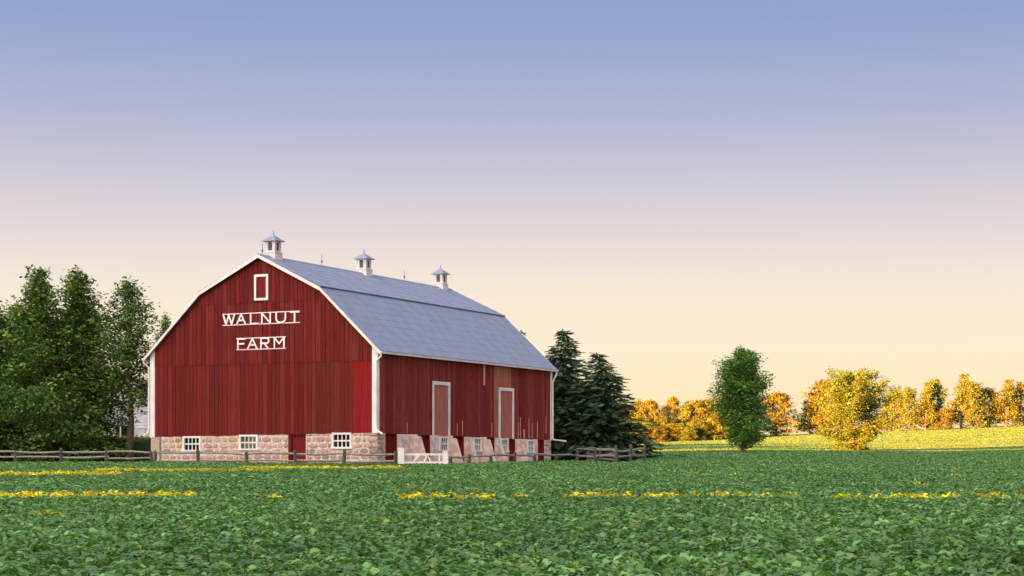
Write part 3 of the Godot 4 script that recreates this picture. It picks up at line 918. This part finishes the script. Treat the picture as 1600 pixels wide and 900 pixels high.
func _fences() -> void:
	fence("rail_fence", [[-125, 96.0], [-50, 94.5], [24, 93.0], [96, 92.0], [167, 91.2], [237, 90.4]], [0.60, 0.88, 1.17], "weathered split rail fence in front of the leafy tree row", 1.3)
	fence("rail_fence", [[242, 90.3], [310, 88.6], [386, 87.2], [462, 86.0], [537, 85.0], [618, 84.4]], [0.76, 1.12], "weathered split rail fence in front of the stone gable foundation", 1.25)
	fence("rail_fence", [[705, 84.9], [733, 87.2], [768, 89.6], [804, 92.0], [835, 94.2], [868, 96.3], [902, 98.0]], [0.6, 0.97], "low weathered rail fence beside the pink buttresses", 1.08)
	fence("rail_fence", [[902, 97.6], [931, 93.8], [962, 90.5], [985, 92.4], [1006, 94.4]], [0.62, 0.93, 1.27], "dark three rail fence corner below the spruces", 1.45)
	fence("rail_fence", [[918, 107.0], [938, 103.0], [961, 98.0]], [0.7, 1.0, 1.3], "short weathered rail fence behind the dark fence corner", 1.4)
	# white gate
	var gp := at(px(627, 84.0), 84.0)
	var g := thing("white_gate", gp, 0.0, "white painted wooden farm gate with diagonal braces beside the barn corner", "gate")
	var w := px(696, 84.2) - px(627, 84.0)
	for q in [[0.0, 1.40, 0.15], [w, 1.24, 0.13]]:
		var s := Shape.new()
		s.box(Vector3(q[0] - q[2], -0.3, -q[2]), Vector3(q[0] + q[2], q[1] - 0.06, q[2]))
		s.prism(PackedVector2Array([Vector2(q[0] - q[2] - 0.03, q[1] - 0.06), Vector2(q[0] + q[2] + 0.03, q[1] - 0.06), Vector2(q[0] + q[2] - 0.04, q[1] + 0.02), Vector2(q[0] - q[2] + 0.04, q[1] + 0.02)]), -q[2] - 0.02, q[2] + 0.02)
		part("post", s, M.white_paint, g)
	for y in [0.35, 0.72, 1.10]:
		var s := Shape.new()
		s.box(Vector3(0.16, y - 0.05, -0.03), Vector3(w - 0.14, y + 0.05, 0.03))
		part("rail", s, M.white_paint, g)
	for b in [[0.55, 0.72, 0.85, 1.07], [0.95, 0.35, 1.22, 1.07], [1.24, 1.07, 1.62, 0.35]]:
		var s := Shape.new()
		s.beam(Vector3(b[0], b[1], 0.05), Vector3(b[2], b[3], 0.05), 0.07, 0.03, Vector3(0, 0, 1))
		part("brace", s, M.white_paint, g)
	var s2 := Shape.new()
	s2.box(Vector3(w - 0.33, 0.3, -0.035), Vector3(w - 0.24, 1.16, 0.035))
	part("stile", s2, M.white_paint, g)

func _house() -> void:
	var d := 126.0
	var p := at(px(212, d), d)
	var h := thing("farmhouse", p, 0.12, "white sided farmhouse half hidden behind the trees beside the barn", "house")
	var s := Shape.new()
	s.prism(PackedVector2Array([Vector2(-6, -1), Vector2(4, -1), Vector2(4, 2.7), Vector2(-1, 4.6), Vector2(-6, 2.7)]), -7, 0)
	part("wall", s, M.house_white, h)
	for i in 13:   # clapboards proud of the wall
		s = Shape.new()
		var y := 0.1 + i * 0.2
		s.quad(Vector3(-6, y, 0.035), Vector3(4, y, 0.035), Vector3(4, y + 0.2, 0.008), Vector3(-6, y + 0.2, 0.008))
		s.quad(Vector3(-6, y, 0.0), Vector3(4, y, 0.0), Vector3(4, y, 0.035), Vector3(-6, y, 0.035))
		part("clapboard", s, M.house_white, h)
	s = Shape.new()
	s.prism(PackedVector2Array([Vector2(-6.4, 2.55), Vector2(-1, 4.62), Vector2(4.4, 2.55), Vector2(4.4, 2.7), Vector2(-1, 4.8), Vector2(-6.4, 2.7)]), -7.3, 0.35)
	part("roof", s, M.house_roof, h)
	for x in [-1.25, -0.25]:
		s = Shape.new(); s.box(Vector3(x - 0.13, 0.15, 0.04), Vector3(x + 0.13, 1.15, 0.08)); part("shutter", s, M.shutter_dark, h)
	var w := group_part("window", h)
	s = Shape.new(); s.box(Vector3(-1.1, 0.15, 0.04), Vector3(-0.4, 1.15, 0.07)); part("frame", s, M.white_paint, w)
	s = Shape.new(); s.box(Vector3(-1.02, 0.23, 0.07), Vector3(-0.48, 1.07, 0.075)); part("pane", s, M.pane_glass, w)
	var gd := group_part("garage_door", h)
	for i in 2:
		s = Shape.new(); s.box(Vector3(0.15 + i * 0.56, 0.05, 0.04), Vector3(0.68 + i * 0.56, 0.85, 0.07)); part("panel", s, M.house_white, gd)
	s = Shape.new(); s.box(Vector3(0.05, 0.87, 0.04), Vector3(1.34, 0.97, 0.1)); part("frame", s, M.white_paint, gd)

# ------------------------------------------------------------------ trees
func _trees() -> void:
	var tufts := []; var small := []; var big := []; var sprays := []
	for i in 6:
		tufts.append(leaf_tuft(11, 0.42, 0.26, 0.36, 0.7, 100 + i))
		small.append(leaf_tuft(13, 0.40, 0.21, 0.34, 0.75, 200 + i))
		big.append(leaf_tuft(10, 0.60, 0.42, 0.38, 0.8, 300 + i))
		sprays.append(needle_spray(400 + i))
	var cone := func(k: float) -> float: return 0.05 + 0.95 * pow(1.0 - k, 0.78)
	var spire := func(k: float) -> float: return 0.05 + 0.95 * pow(1.0 - k, 0.95) * (0.82 + 0.18 * smoothstep(0.0, 0.12, k))
	var oval := func(k: float) -> float: return 0.14 + 0.88 * sin(PI * clampf(0.20 + 0.74 * k, 0, 1))
	var round_ := func(k: float) -> float: return 0.16 + 0.86 * sin(PI * clampf(0.22 + 0.70 * k, 0, 1))
	var vase := func(k: float) -> float: return 0.10 + 0.92 * sin(PI * clampf(0.15 + 0.78 * k, 0, 1))
	# row beside the barn
	var green := Color(0.105, 0.178, 0.032)
	var protos := []
	for i in 3:
		protos.append(grow({"h": 12.0, "r": [4.0, 3.8, 3.7][i], "low": [0.05, 0.04, 0.33][i], "limbs": [110, 105, 66][i], "rise": 0.25, "rise_top": 0.7, "droop": 0.12, "shape": cone, "tufts": small, "step": [0.13, 0.13, 0.19][i],
			"fan": 0.14, "size": 1.0, "tone": green, "spread": 0.28, "seed": 11 + i, "trunk": 0.24, "inner": 0.15}))
	var row := [[-18, 103.0, 455, 0, "tall feathery leafed tree at the outer end of the barn tree row"], [62, 101.0, 411, 0, "tallest feathery leafed tree in the row beside the barn"], [122, 103.5, 414, 1, "tall twin crowned leafy tree between its taller row neighbours"],
		[203, 101.0, 429, 2, "thin open leafy tree with visible trunk beside the white corner board"], [26, 108.0, 470, 1, "leafy tree filling in behind the tallest row tree"], [128, 106.5, 470, 2, "lower bushy tree in front of the farmhouse"],
		[-70, 106.0, 440, 1, "leafy tree beyond the outer end of the barn tree row"]]
	for i in row.size():
		var t: Array = row[i]
		var p := at(px(t[0], t[1]), t[1])
		var h: float = (HORIZON - t[2]) * t[1] / F + E - p.y
		var k := h / 12.0
		var wide: float = [1.0, 1.05, 1.1, 0.98, 1.1, 1.25, 1.0][i]
		plant_tree("row_tree", protos[t[3]], p, i * 1.7, Vector3(wide, k, wide), M.bark, M.leaf, t[4], "tree", "trees beside the barn")
	# undergrowth at their feet
	var bush := grow({"h": 3.6, "r": 2.0, "low": 0.04, "limbs": 42, "rise": 0.5, "droop": 0.1, "shape": round_, "tufts": small, "step": 0.2, "fan": 0.2, "size": 1.0, "tone": Color(0.078, 0.138, 0.028), "spread": 0.28, "seed": 31, "trunk": 0.06, "inner": 0.1})
	for i in 7:
		var x: float = [-30, 4, 30, 56, 82, 106, 128][i]
		var d := 97.0 + (i % 3) * 1.3
		plant_tree("leafy_shrub", bush, at(px(x, d), d), i * 2.1, Vector3(1, [1.0, 1.2, 0.9, 1.15, 1.0, 1.1, 0.7][i], 1), M.bark, M.leaf, "dense green shrub under the tree row, %s counting from the barn" % ["seventh", "sixth", "fifth", "fourth", "third", "second", "first"][i], "shrub", "shrubs under the tree row")
	# a crown that peeps over the left roof edge
	plant_tree("row_tree", protos[2], at(px(259, 108.0), 108.0), 0.4, Vector3(0.42, 0.74, 0.42), M.bark, M.leaf, "leafy tree top showing just over the white roof edge of the gable", "tree", "trees beside the barn")
	# spruces
	var dark := Color(0.046, 0.088, 0.040)
	var sp := []
	for i in 2:
		sp.append(grow({"h": 10.0, "r": 2.6, "low": 0.03, "limbs": 300, "bias": 0.85, "rise": 0.12, "rise_top": 0.55, "droop": 0.26, "shape": spire, "tufts": sprays, "step": 0.14, "fan": 0.16, "thick": 1.0, "size": 0.62, "tone": dark, "spread": 0.26, "seed": 51 + i, "trunk": 0.22, "inner": 0.1, "needles": true}))
	var spr := [[880, 114.0, 507, 0, 1.42, "tall dense dark spruce touching the rear corner of the barn"], [940, 112.0, 545, 1, 1.36, "shorter pointed dark spruce beside the fence corner"], [812, 135.0, 508, 1, 0.9, "dark spruce tip showing behind the grey roof"], [846, 122.0, 560, 1, 1.0, "dark spruce pressed between the barn and the tall spruce"]]
	for t in spr:
		var p := at(px(t[0], t[1]), t[1])
		var k: float = ((HORIZON - t[2]) * t[1] / F + E - p.y) / 10.0
		plant_tree("spruce", sp[t[3]], p, t[1], Vector3(t[4], k, t[4]), M.dark_bark, M.needle, t[5], "spruce", "spruces behind the barn")
	# lone maple in the shade
	var m1 := grow({"h": 8.6, "r": 2.55, "low": 0.10, "limbs": 112, "rise": 0.50, "rise_top": 0.65, "droop": 0.0, "shape": oval, "ragged": 0.2, "tufts": small, "step": 0.075, "fan": 0.13, "size": 0.9, "tone": Color(0.092, 0.200, 0.036), "spread": 0.25, "seed": 71, "trunk": 0.19, "inner": 0.35})
	var p1 := at(px(1160, 146.0), 146.0)
	var k1: float = ((HORIZON - 546.0) * 146.0 / F + E - p1.y) / 8.6 * 0.94
	plant_tree("maple_tree", m1, p1, 0.3, Vector3(1.0, k1, 1.0), M.bark, M.leaf, "upright oval dark green tree standing in the shaded field", "tree")
	# sunlit spreading tree
	var m2 := grow({"h": 8.4, "r": 4.25, "low": 0.05, "ragged": 0.13, "limbs": 88, "rise": 0.28, "rise_top": 0.6, "droop": 0.02, "shape": vase, "tufts": small, "step": 0.09, "fan": 0.09, "size": 1.0, "tone": Color(0.074, 0.124, 0.026), "spread": 0.25, "seed": 72, "trunk": 0.24, "inner": 0.36})
	var p2 := at(px(1334, 178.0), 178.0)
	var k2: float = ((HORIZON - 583.0) * 178.0 / F + E - p2.y) / 8.4 * 0.93
	plant_tree("maple_tree", m2, p2, 1.1, Vector3(1.0, k2, 1.0), M.bark, M.leaf, "broad round golden lit tree at the edge of the field shade", "tree")
	# far trees
	var far := []
	var tones := [Color(0.098, 0.128, 0.028), Color(0.112, 0.124, 0.028), Color(0.094, 0.136, 0.028), Color(0.104, 0.142, 0.028)]
	for i in 4:
		far.append(grow({"h": 10.0, "r": [2.9, 3.4, 2.6, 3.2][i], "low": [0.06, 0.02, 0.08, 0.01][i], "limbs": [46, 50, 42, 50][i], "rise": 0.35, "rise_top": 0.5, "droop": 0.05, "shape": [cone, round_, oval, round_][i], "tufts": big, "step": 0.17, "fan": 0.12, "size": 0.8,
			"tone": tones[i], "spread": 0.25, "seed": 81 + i, "trunk": 0.2, "inner": 0.4, "lean": Vector3(0.04 if i == 0 else 0.0, 0, 0)}))
	var shadefar := grow({"h": 10.0, "r": 2.6, "low": 0.03, "limbs": 90, "rise": 0.05, "rise_top": 0.4, "droop": 0.15, "shape": cone, "tufts": big, "step": 0.32, "fan": 0.12, "size": 0.9, "tone": Color(0.030, 0.052, 0.034), "spread": 0.2, "seed": 91, "trunk": 0.2, "inner": 0.1})  # shade of the rear wood is painted in as a dark leaf tone
	# [photo column, depth, top row, width in photo pixels, kind]
	var ridge := [[1213, 338.0, 617, 62, 1], [1266, 341.0, 612, 54, 0], [1292, 340.0, 599, 66, 1], [1384, 343.0, 622, 36, 0], [1402, 341.0, 611, 34, 2], [1421, 338.0, 607, 34, 2], [1446, 338.0, 596, 42, 0], [1460, 341.0, 594, 36, 2],
		[1477, 337.0, 640, 34, 1], [1502, 340.0, 583, 54, 0], [1521, 337.0, 598, 44, 2], [1546, 340.0, 610, 40, 1], [1572, 339.0, 592, 54, 0], [1600, 341.0, 600, 50, 1], [1634, 340.0, 595, 56, 2], [1665, 340.0, 602, 56, 0]]
	var ridge_label := ["golden tree with a shaded side on the crest beside the lone oval tree", "slim orange gold tree on the crest between oval tree and broad lit tree", "rounded orange tree on the crest hidden behind the broad lit tree"]
	var count := ["first", "second", "third", "fourth", "fifth", "sixth", "seventh", "eighth", "ninth", "tenth", "eleventh", "twelfth", "thirteenth"]
	for i in count.size(): ridge_label.append("golden crest tree, %s in the row counting from the broad lit field tree" % count[i])
	for i in ridge.size():
		var t: Array = ridge[i]
		var p := at(px(t[0], t[1]), t[1])
		var h: float = (HORIZON - t[2]) * t[1] / F + E - p.y
		var r0: float = [2.9, 3.4, 2.6, 3.2][t[4]]
		var w: float = t[3] * t[1] / F / 2.0 / r0 * 1.14
		plant_tree("ridge_tree", far[t[4]], p, i * 1.3 if t[4] else 0.15 * (i % 3), Vector3(w, h / 10.0, w), M.bark, M.leaf, ridge_label[i], "tree", "trees along the far field crest")
	var wood := [[1014, 330.0, 629, 42, 1], [1000, 326.0, 652, 36, 2], [1032, 327.0, 652, 36, 3], [1072, 330.0, 633, 30, 2], [1087, 331.0, 628, 40, 1], [1106, 332.0, 626, 46, 3], [1130, 333.0, 625, 50, 1], [1122, 326.0, 645, 48, 3], [1088, 325.0, 657, 36, 3],
		[1062, 324.0, 662, 26, 2], [1046, 324.0, 664, 28, 1], [1010, 323.0, 662, 36, 3], [1028, 322.0, 668, 30, 1], [1148, 330.0, 655, 36, 2], [1075, 322.0, 668, 24, 3], [1172, 334.0, 650, 34, 1], [986, 331.0, 645, 34, 3], [1050, 372.0, 624, 32, 1], [1000, 374.0, 628, 34, 3], [975, 374.0, 632, 34, 1], [1074, 376.0, 631, 26, 3]]
	for i in wood.size():
		var t: Array = wood[i]
		var p := at(px(t[0], t[1]), t[1])
		var h: float = (HORIZON - t[2]) * t[1] / F + E - p.y
		var r0: float = [2.9, 3.4, 2.6, 3.2][t[4]]
		var w: float = t[3] * t[1] / F / 2.0 / r0 * 1.14
		plant_tree("wood_tree", far[t[4]], p, i * 1.1, Vector3(w, h / 10.0, w), M.bark, M.leaf, "golden tree top rising behind the shade toned conifers of the far wood" if t[1] > 360.0 else "tall golden tree in the far wood beyond the spruces" if t[2] < 648 else "low golden bush at the field edge of the far wood", "tree", "trees at the edge of the far wood")
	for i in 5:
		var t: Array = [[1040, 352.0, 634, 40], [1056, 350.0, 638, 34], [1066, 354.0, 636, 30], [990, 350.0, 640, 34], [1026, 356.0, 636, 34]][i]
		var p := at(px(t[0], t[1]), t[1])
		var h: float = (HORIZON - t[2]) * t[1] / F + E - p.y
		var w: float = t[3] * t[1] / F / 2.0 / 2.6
		plant_tree("shade_toned_conifer", shadefar, p, i * 1.1, Vector3(w, h / 10.0, w), M.dark_bark, M.leaf, "conifer within the golden far wood with shade put into its dark leaf tone", "tree", "shade toned conifers in the far wood")
	# the tall wood to the left, outside the frame, whose shade lies over the farm and the near field
	var shade := grow({"h": 24.0, "r": 5.2, "low": 0.02, "limbs": 130, "rise": 0.3, "rise_top": 0.5, "droop": 0.05, "shape": round_, "tufts": [leaf_tuft(12, 1.3, 1.0, 0.4, 0.9, 501), leaf_tuft(12, 1.3, 1.0, 0.4, 0.9, 502)], "step": 0.42, "fan": 0.16, "size": 1.0, "tone": green, "spread": 0.2, "seed": 95, "trunk": 0.4, "inner": 0.05})
	var az := deg_to_rad(SUN_AZ)
	var along := Vector2(sin(az), cos(az))        # the sun's way over the ground: x, depth
	var across := Vector2(-cos(az), sin(az))
	var spots := []
	var q := -25.0
	while q < 90.0:
		for k in 4:
			spots.append([q + k * 1.7, -62.0 - k * 6.5, rng.randf_range(1.12, 1.28)])
		q += 5.0
	for e in [[95.0, -60.0, 1.15], [110.5, -58.0, 0.9], [118.0, -66.0, 0.95], [126.5, -62.0, 0.98], [136.0, -66.0, 0.95], [147.0, -62.0, 0.98]]: spots.append(e)
	var xf := []
	for e in spots:
		var g: Vector2 = along * e[1] + across * e[0]
		xf.append(Transform3D(Basis(Vector3.UP, rng.randf() * TAU).scaled(Vector3(1, e[2], 1)), at(g.x, g.y)))
	var wd := Node3D.new(); wd.name = "tall_wood"; add_child(wd)
	tag(wd, "tall dense wood left of the farm whose shade covers the near field", "wood", "", "stuff")
	_copies("crown", shade.crown, xf, [], M.leaf, wd)
	_copies("trunk", shade.wood, xf, [], M.bark, wd)

func _copies(called: String, mesh: Mesh, xf: Array, cols: Array, m: Material, parent: Node) -> MultiMeshInstance3D:
	var mm := MultiMesh.new()
	mm.transform_format = MultiMesh.TRANSFORM_3D
	mm.use_colors = cols.size() > 0
	mm.mesh = mesh
	mm.instance_count = xf.size()
	var stride := 16 if cols.size() > 0 else 12
	var buf := PackedFloat32Array(); buf.resize(xf.size() * stride)
	for i in xf.size():
		var t: Transform3D = xf[i]
		var o := i * stride
		for r in 3:
			buf[o + r * 4] = t.basis.x[r]; buf[o + r * 4 + 1] = t.basis.y[r]; buf[o + r * 4 + 2] = t.basis.z[r]; buf[o + r * 4 + 3] = t.origin[r]
		if cols.size() > 0:
			var c: Color = cols[i]
			buf[o + 12] = c.r; buf[o + 13] = c.g; buf[o + 14] = c.b; buf[o + 15] = 1.0
	mm.buffer = buf
	var o := MultiMeshInstance3D.new()
	o.multimesh = mm
	o.material_override = m
	o.name = called
	parent.add_child(o, true)
	return o

# ------------------------------------------------------------------ the crop
func soy_patch(s: int, groups: int, half: float, tone: Color, yellow: bool, big := 1.0, steep := 0.0, dome := 0.20) -> ArrayMesh:
	# a few soybean plants that form one low mound: three-leaf groups on thin stalks, the leaves curved and cupped
	var r := RandomNumberGenerator.new(); r.seed = s
	var sh := Shape.new()
	var c := PackedColorArray()
	for i in groups:
		var a := r.randf() * TAU; var q0 := pow(r.randf(), 0.55)
		var p := Vector3(cos(a), 0, sin(a)) * half * 1.18 * q0
		p.y = (0.70 - dome * q0 * q0) * lerpf(0.62, 1.0, pow(r.randf(), 0.35))
		var k := exp(r.randfn() * 0.24)
		var col := Color(tone.r * k, tone.g * k, tone.b * k)
		if r.randf() < 0.2: col = Color(tone.r * k * 1.75, tone.g * k * 1.3, tone.b * k * 1.0)   # young leaf
		var yaw := r.randf() * TAU
		var size := r.randf_range(0.07, 0.125) * big
		var out := Basis(Vector3(sin(a), 0, -cos(a)), -0.55 * q0 * (1.0 if dome > 0.1 else 0.0))   # leaves on the flank of the mound face outwards
		for q in 3:
			var b := out * Basis(Vector3.UP, yaw + (q - 1) * 1.5 + r.randfn() * 0.2) * Basis(Vector3.RIGHT, r.randf_range(-0.6, 0.35) - steep * r.randf()) * Basis(Vector3.FORWARD, r.randf_range(-0.5, 0.5))
			var l := size * r.randf_range(0.85, 1.1); var w := l * r.randf_range(0.34, 0.43); var cup := r.randf_range(0.0, 0.2) * l; var sag := r.randf_range(0.05, 0.38) * l
			var rows := []; var norm := []
			for z: Array in [[0.0, 0.10], [0.28, 1.0], [0.62, 0.80], [1.0, 0.0]]:
				var line := PackedVector3Array(); var nl := PackedVector3Array()
				for x: float in [-1.0, 0.0, 1.0]:
					line.append(p + b * Vector3(x * w * z[1], cup * absf(x) * z[1] - sag * z[0] * z[0], -z[0] * l - 0.02))
					nl.append((b * Vector3(-x * cup / w, 1.0, -2.0 * sag * z[0] / l)).normalized())
				rows.append(line); norm.append(nl)
			var kk := r.randf_range(0.85, 1.15)
			var lc := Color(col.r * kk, col.g * kk, col.b * kk)
			for z in 3:
				for x in 2:
					var v: Array = [[z, x], [z + 1, x], [z + 1, x + 1], [z, x + 1]]
					for t: Array in [[0, 1, 2], [0, 2, 3]]:
						if z == 2 and t[2] == 2: pass
						if z == 2 and t[1] == 1: continue   # the tip is a point
						for e: int in t:
							sh.v.append(rows[v[e][0]][v[e][1]]); sh.n.append(norm[v[e][0]][v[e][1]]); c.append(lc)
		if i % 3 == 0 and not yellow:
			sh.t = Transform3D.IDENTITY
			var n1 := sh.v.size()
			var foot := p * 0.7 + Vector3(r.randf_range(-0.06, 0.06), -0.15, r.randf_range(-0.06, 0.06))
			sh.tri(foot, foot + Vector3(0.007, 0, 0.004), p); sh.tri(foot + Vector3(0, 0, 0.007), p, foot + Vector3(-0.006, 0, 0))
			for z in sh.v.size() - n1: c.append(Color(0.22, 0.24, 0.10))
	sh.c = c
	return sh.mesh()

func _crop() -> void:
	var yard := PackedVector2Array()   # x, depth: behind the fences nothing is sown
	for p in [[-300, 101.0], [24, 93.4], [237, 90.8], [618, 84.9], [705, 85.3], [768, 90.0], [868, 96.8], [902, 98.0], [931, 94.2], [962, 91.0], [1008, 94.8]]: yard.append(Vector2(px(p[0], p[1]), p[1]))
	yard.append(Vector2(10, 150)); yard.append(Vector2(-10, 190)); yard.append(Vector2(-130, 190)); yard.append(Vector2(-130, 115))
	var tone := Color(0.127, 0.252, 0.084)
	var patches := []; var ypatches := []
	for i in 6: patches.append(soy_patch(600 + i, 58, 0.30, tone, false, 0.80))
	for i in 3: ypatches.append(soy_patch(700 + i, 26, 0.28, Color(0.62, 0.50, 0.03), true))
	var far_patches := []
	for i in 3: far_patches.append(soy_patch(800 + i, 48, 0.36, tone, true, 1.0, 0.9, 0.0))
	var fx := [[], [], []]; var fc := [[], [], []]
	var xf := []; var cols := []
	for i in 6: xf.append([]); cols.append([])
	var yx := [[], [], []]; var yc := [[], [], []]
	var r := RandomNumberGenerator.new(); r.seed = 99
	var patch_noise := FastNoiseLite.new(); patch_noise.seed = 17; patch_noise.frequency = 0.35; patch_noise.fractal_octaves = 2
	# depth of the yellow bands: [photo column from, to, row, half depth, density]
	var bands := [[-60, 190, 740, 1.7, 1.0], [150, 420, 735, 1.6, 0.85], [380, 625, 731, 1.8, 0.8], [-40, 300, 773, 0.85, 0.9], [300, 620, 777, 0.7, 0.12], [618, 765, 777, 0.8, 0.9], [765, 900, 777, 0.7, 0.3], [890, 1240, 775.5, 0.75, 0.6], [1240, 1370, 776, 0.7, 0.08], [1365, 1500, 777, 0.8, 0.75], [1500, 1640, 776, 0.7, 0.5]]
	for b in bands:
		var d0 := 20.0
		while d0 < 130.0 and HORIZON - crop_top(0, d0) * F / d0 > b[2]: d0 += 0.05
		b.append(d0)
	var d := 8.0
	while d < 360.0:
		var cell := 0.40 if d < 85 else 0.46 if d < 115 else 0.56 if d < 150 else 0.85 if d < 240 else 1.15
		var scale := maxf(1.0, cell / 0.43)
		if d > 150: scale *= 0.92
		var xl := -0.315 * d - 4.0; var xr := 0.315 * d + 4.0
		if d > 92: xl = maxf(xl, -12.0)
		var x := xl
		while x < xr:
			var X := x + r.randf_range(-0.5, 0.5) * cell; var D := d + r.randf_range(-0.5, 0.5) * cell
			x += cell
			if D > 80 and Geometry2D.is_point_in_polygon(Vector2(X, D), yard): continue
			var wave := noise.get_noise_2d(X * 4.0, D * 9.0)
			var sy := (1.0 + wave * 0.28) * r.randf_range(0.84, 1.12) * (1.0 + 0.30 * patch_noise.get_noise_2d(X * 2.2, D * 2.2))
			var s := scale * r.randf_range(0.88, 1.15)
			var tall := lerpf(1.0, 1.0 / scale, 0.55) * sy
			if D > 150: tall = 0.62 * sy
			var t := Transform3D(Basis(Vector3.UP, r.randf() * TAU).scaled(Vector3(s, s * tall, s)), at(X, D, 0.65 - 0.66 * s * tall))
			var k := 1.0 + wave * 0.25 + r.randfn() * 0.06
			var c := Color(k * (1.0 + r.randfn() * 0.05), k, k * (1.0 + r.randfn() * 0.05))
			var far_one := false
			if D > 150:
				# the far slope, sown more densely; wheel tracks left bare
				var w := smoothstep(-5, 5, D - 160.0 - 0.45 * (X - 20.0))
				var col := X / D * F + 800.0
				if D > 215 and (absf(D - (262.0 + (col - 1500.0) * 0.42)) < 2.6 or absf(D - (235.0 + (col - 1560.0) * 0.40)) < 2.0): continue
				far_one = r.randf() < w
			var is_yellow := false
			if D > 25 and D < 80:
				var col := X / D * F + 800.0
				for b in bands:
					if col > b[0] and col < b[1]:
						var off := absf(D - b[5] - noise.get_noise_2d(X * 2.0, 40.0) * 1.2)
						if off < b[3] and patch_noise.get_noise_2d(X, D * 2.0 + b[2]) * 0.9 + 0.5 < b[4] * (1.15 - 0.5 * off / b[3]) and r.randf() < 0.84: is_yellow = true
				if not is_yellow and r.randf() < 0.001: is_yellow = true
			if far_one:
				var j := r.randi() % 3
				fx[j].append(t); fc[j].append(c)
			elif is_yellow:
				var j := r.randi() % 3
				t.origin.y += 0.05
				yx[j].append(t); yc[j].append(Color(k, k * r.randf_range(0.9, 1.1), k))
			else:
				var i := r.randi() % 6
				xf[i].append(t); cols[i].append(c)
		d += cell
	var field := Node3D.new(); field.name = "soybean_field"; add_child(field)
	tag(field, "broad green soybean crop covering the shaded near field up to the fences", "crop", "", "stuff")
	for i in 6: _copies("soybean_plants", patches[i], xf[i], cols[i], M.crop_leaf, field)
	var yf := Node3D.new(); yf.name = "yellow_soybean_bands"; add_child(yf)
	tag(yf, "bands of bright yellow soybean leaves running across the green crop", "crop", "", "stuff")
	for i in 3: _copies("yellow_plants", ypatches[i], yx[i], yc[i], M.crop_leaf, yf)
	var ff := Node3D.new(); ff.name = "far_slope_crop"; add_child(ff)
	tag(ff, "sunlit crop on the far slope below the tree row", "crop", "", "stuff")
	for i in 3: _copies("crop_plants", far_patches[i], fx[i], fc[i], M.crop_leaf, ff)
	_grass(yard)
	var total := 0
	for i in 6: total += xf[i].size()
	print("crop patches ", total, " yellow ", yx[0].size() * 3)

func _grass(yard: PackedVector2Array) -> void:
	# rough grass in the farmyard and on the bank below the house
	var r := RandomNumberGenerator.new(); r.seed = 123
	var tufts := []
	for i in 3:
		var sh := Shape.new(); var c := PackedColorArray()
		for k in 34:
			var a := r.randf() * TAU; var foot := Vector3(r.randf_range(-0.35, 0.35), 0, r.randf_range(-0.35, 0.35))
			var h := r.randf_range(0.12, 0.34); var side := Vector3(cos(a), 0, sin(a)) * 0.014
			sh.tri(foot - side, foot + side, foot + Vector3(r.randf_range(-0.14, 0.14), h, r.randf_range(-0.14, 0.14)))
			var q := exp(r.randfn() * 0.3)
			for z in 3: c.append(Color(0.075 * q, 0.115 * q, 0.03 * q))
		sh.c = c
		tufts.append(sh.mesh())
	var xf := [[], [], []]
	for n in 9000:
		var x := r.randf_range(-42, 9); var d := r.randf_range(84, 128)
		if d > 100 and x > -12: continue
		if not Geometry2D.is_point_in_polygon(Vector2(x, d), yard): continue
		xf[n % 3].append(Transform3D(Basis(Vector3.UP, r.randf() * TAU).scaled(Vector3.ONE * r.randf_range(0.8, 1.3)), at(x, d)))
	var g := Node3D.new(); g.name = "yard_grass"; add_child(g)
	tag(g, "rough green grass in the farmyard and on the bank below the house", "grass", "", "stuff")
	for i in 3: _copies("grass_tufts", tufts[i], xf[i], [], M.leaf, g)
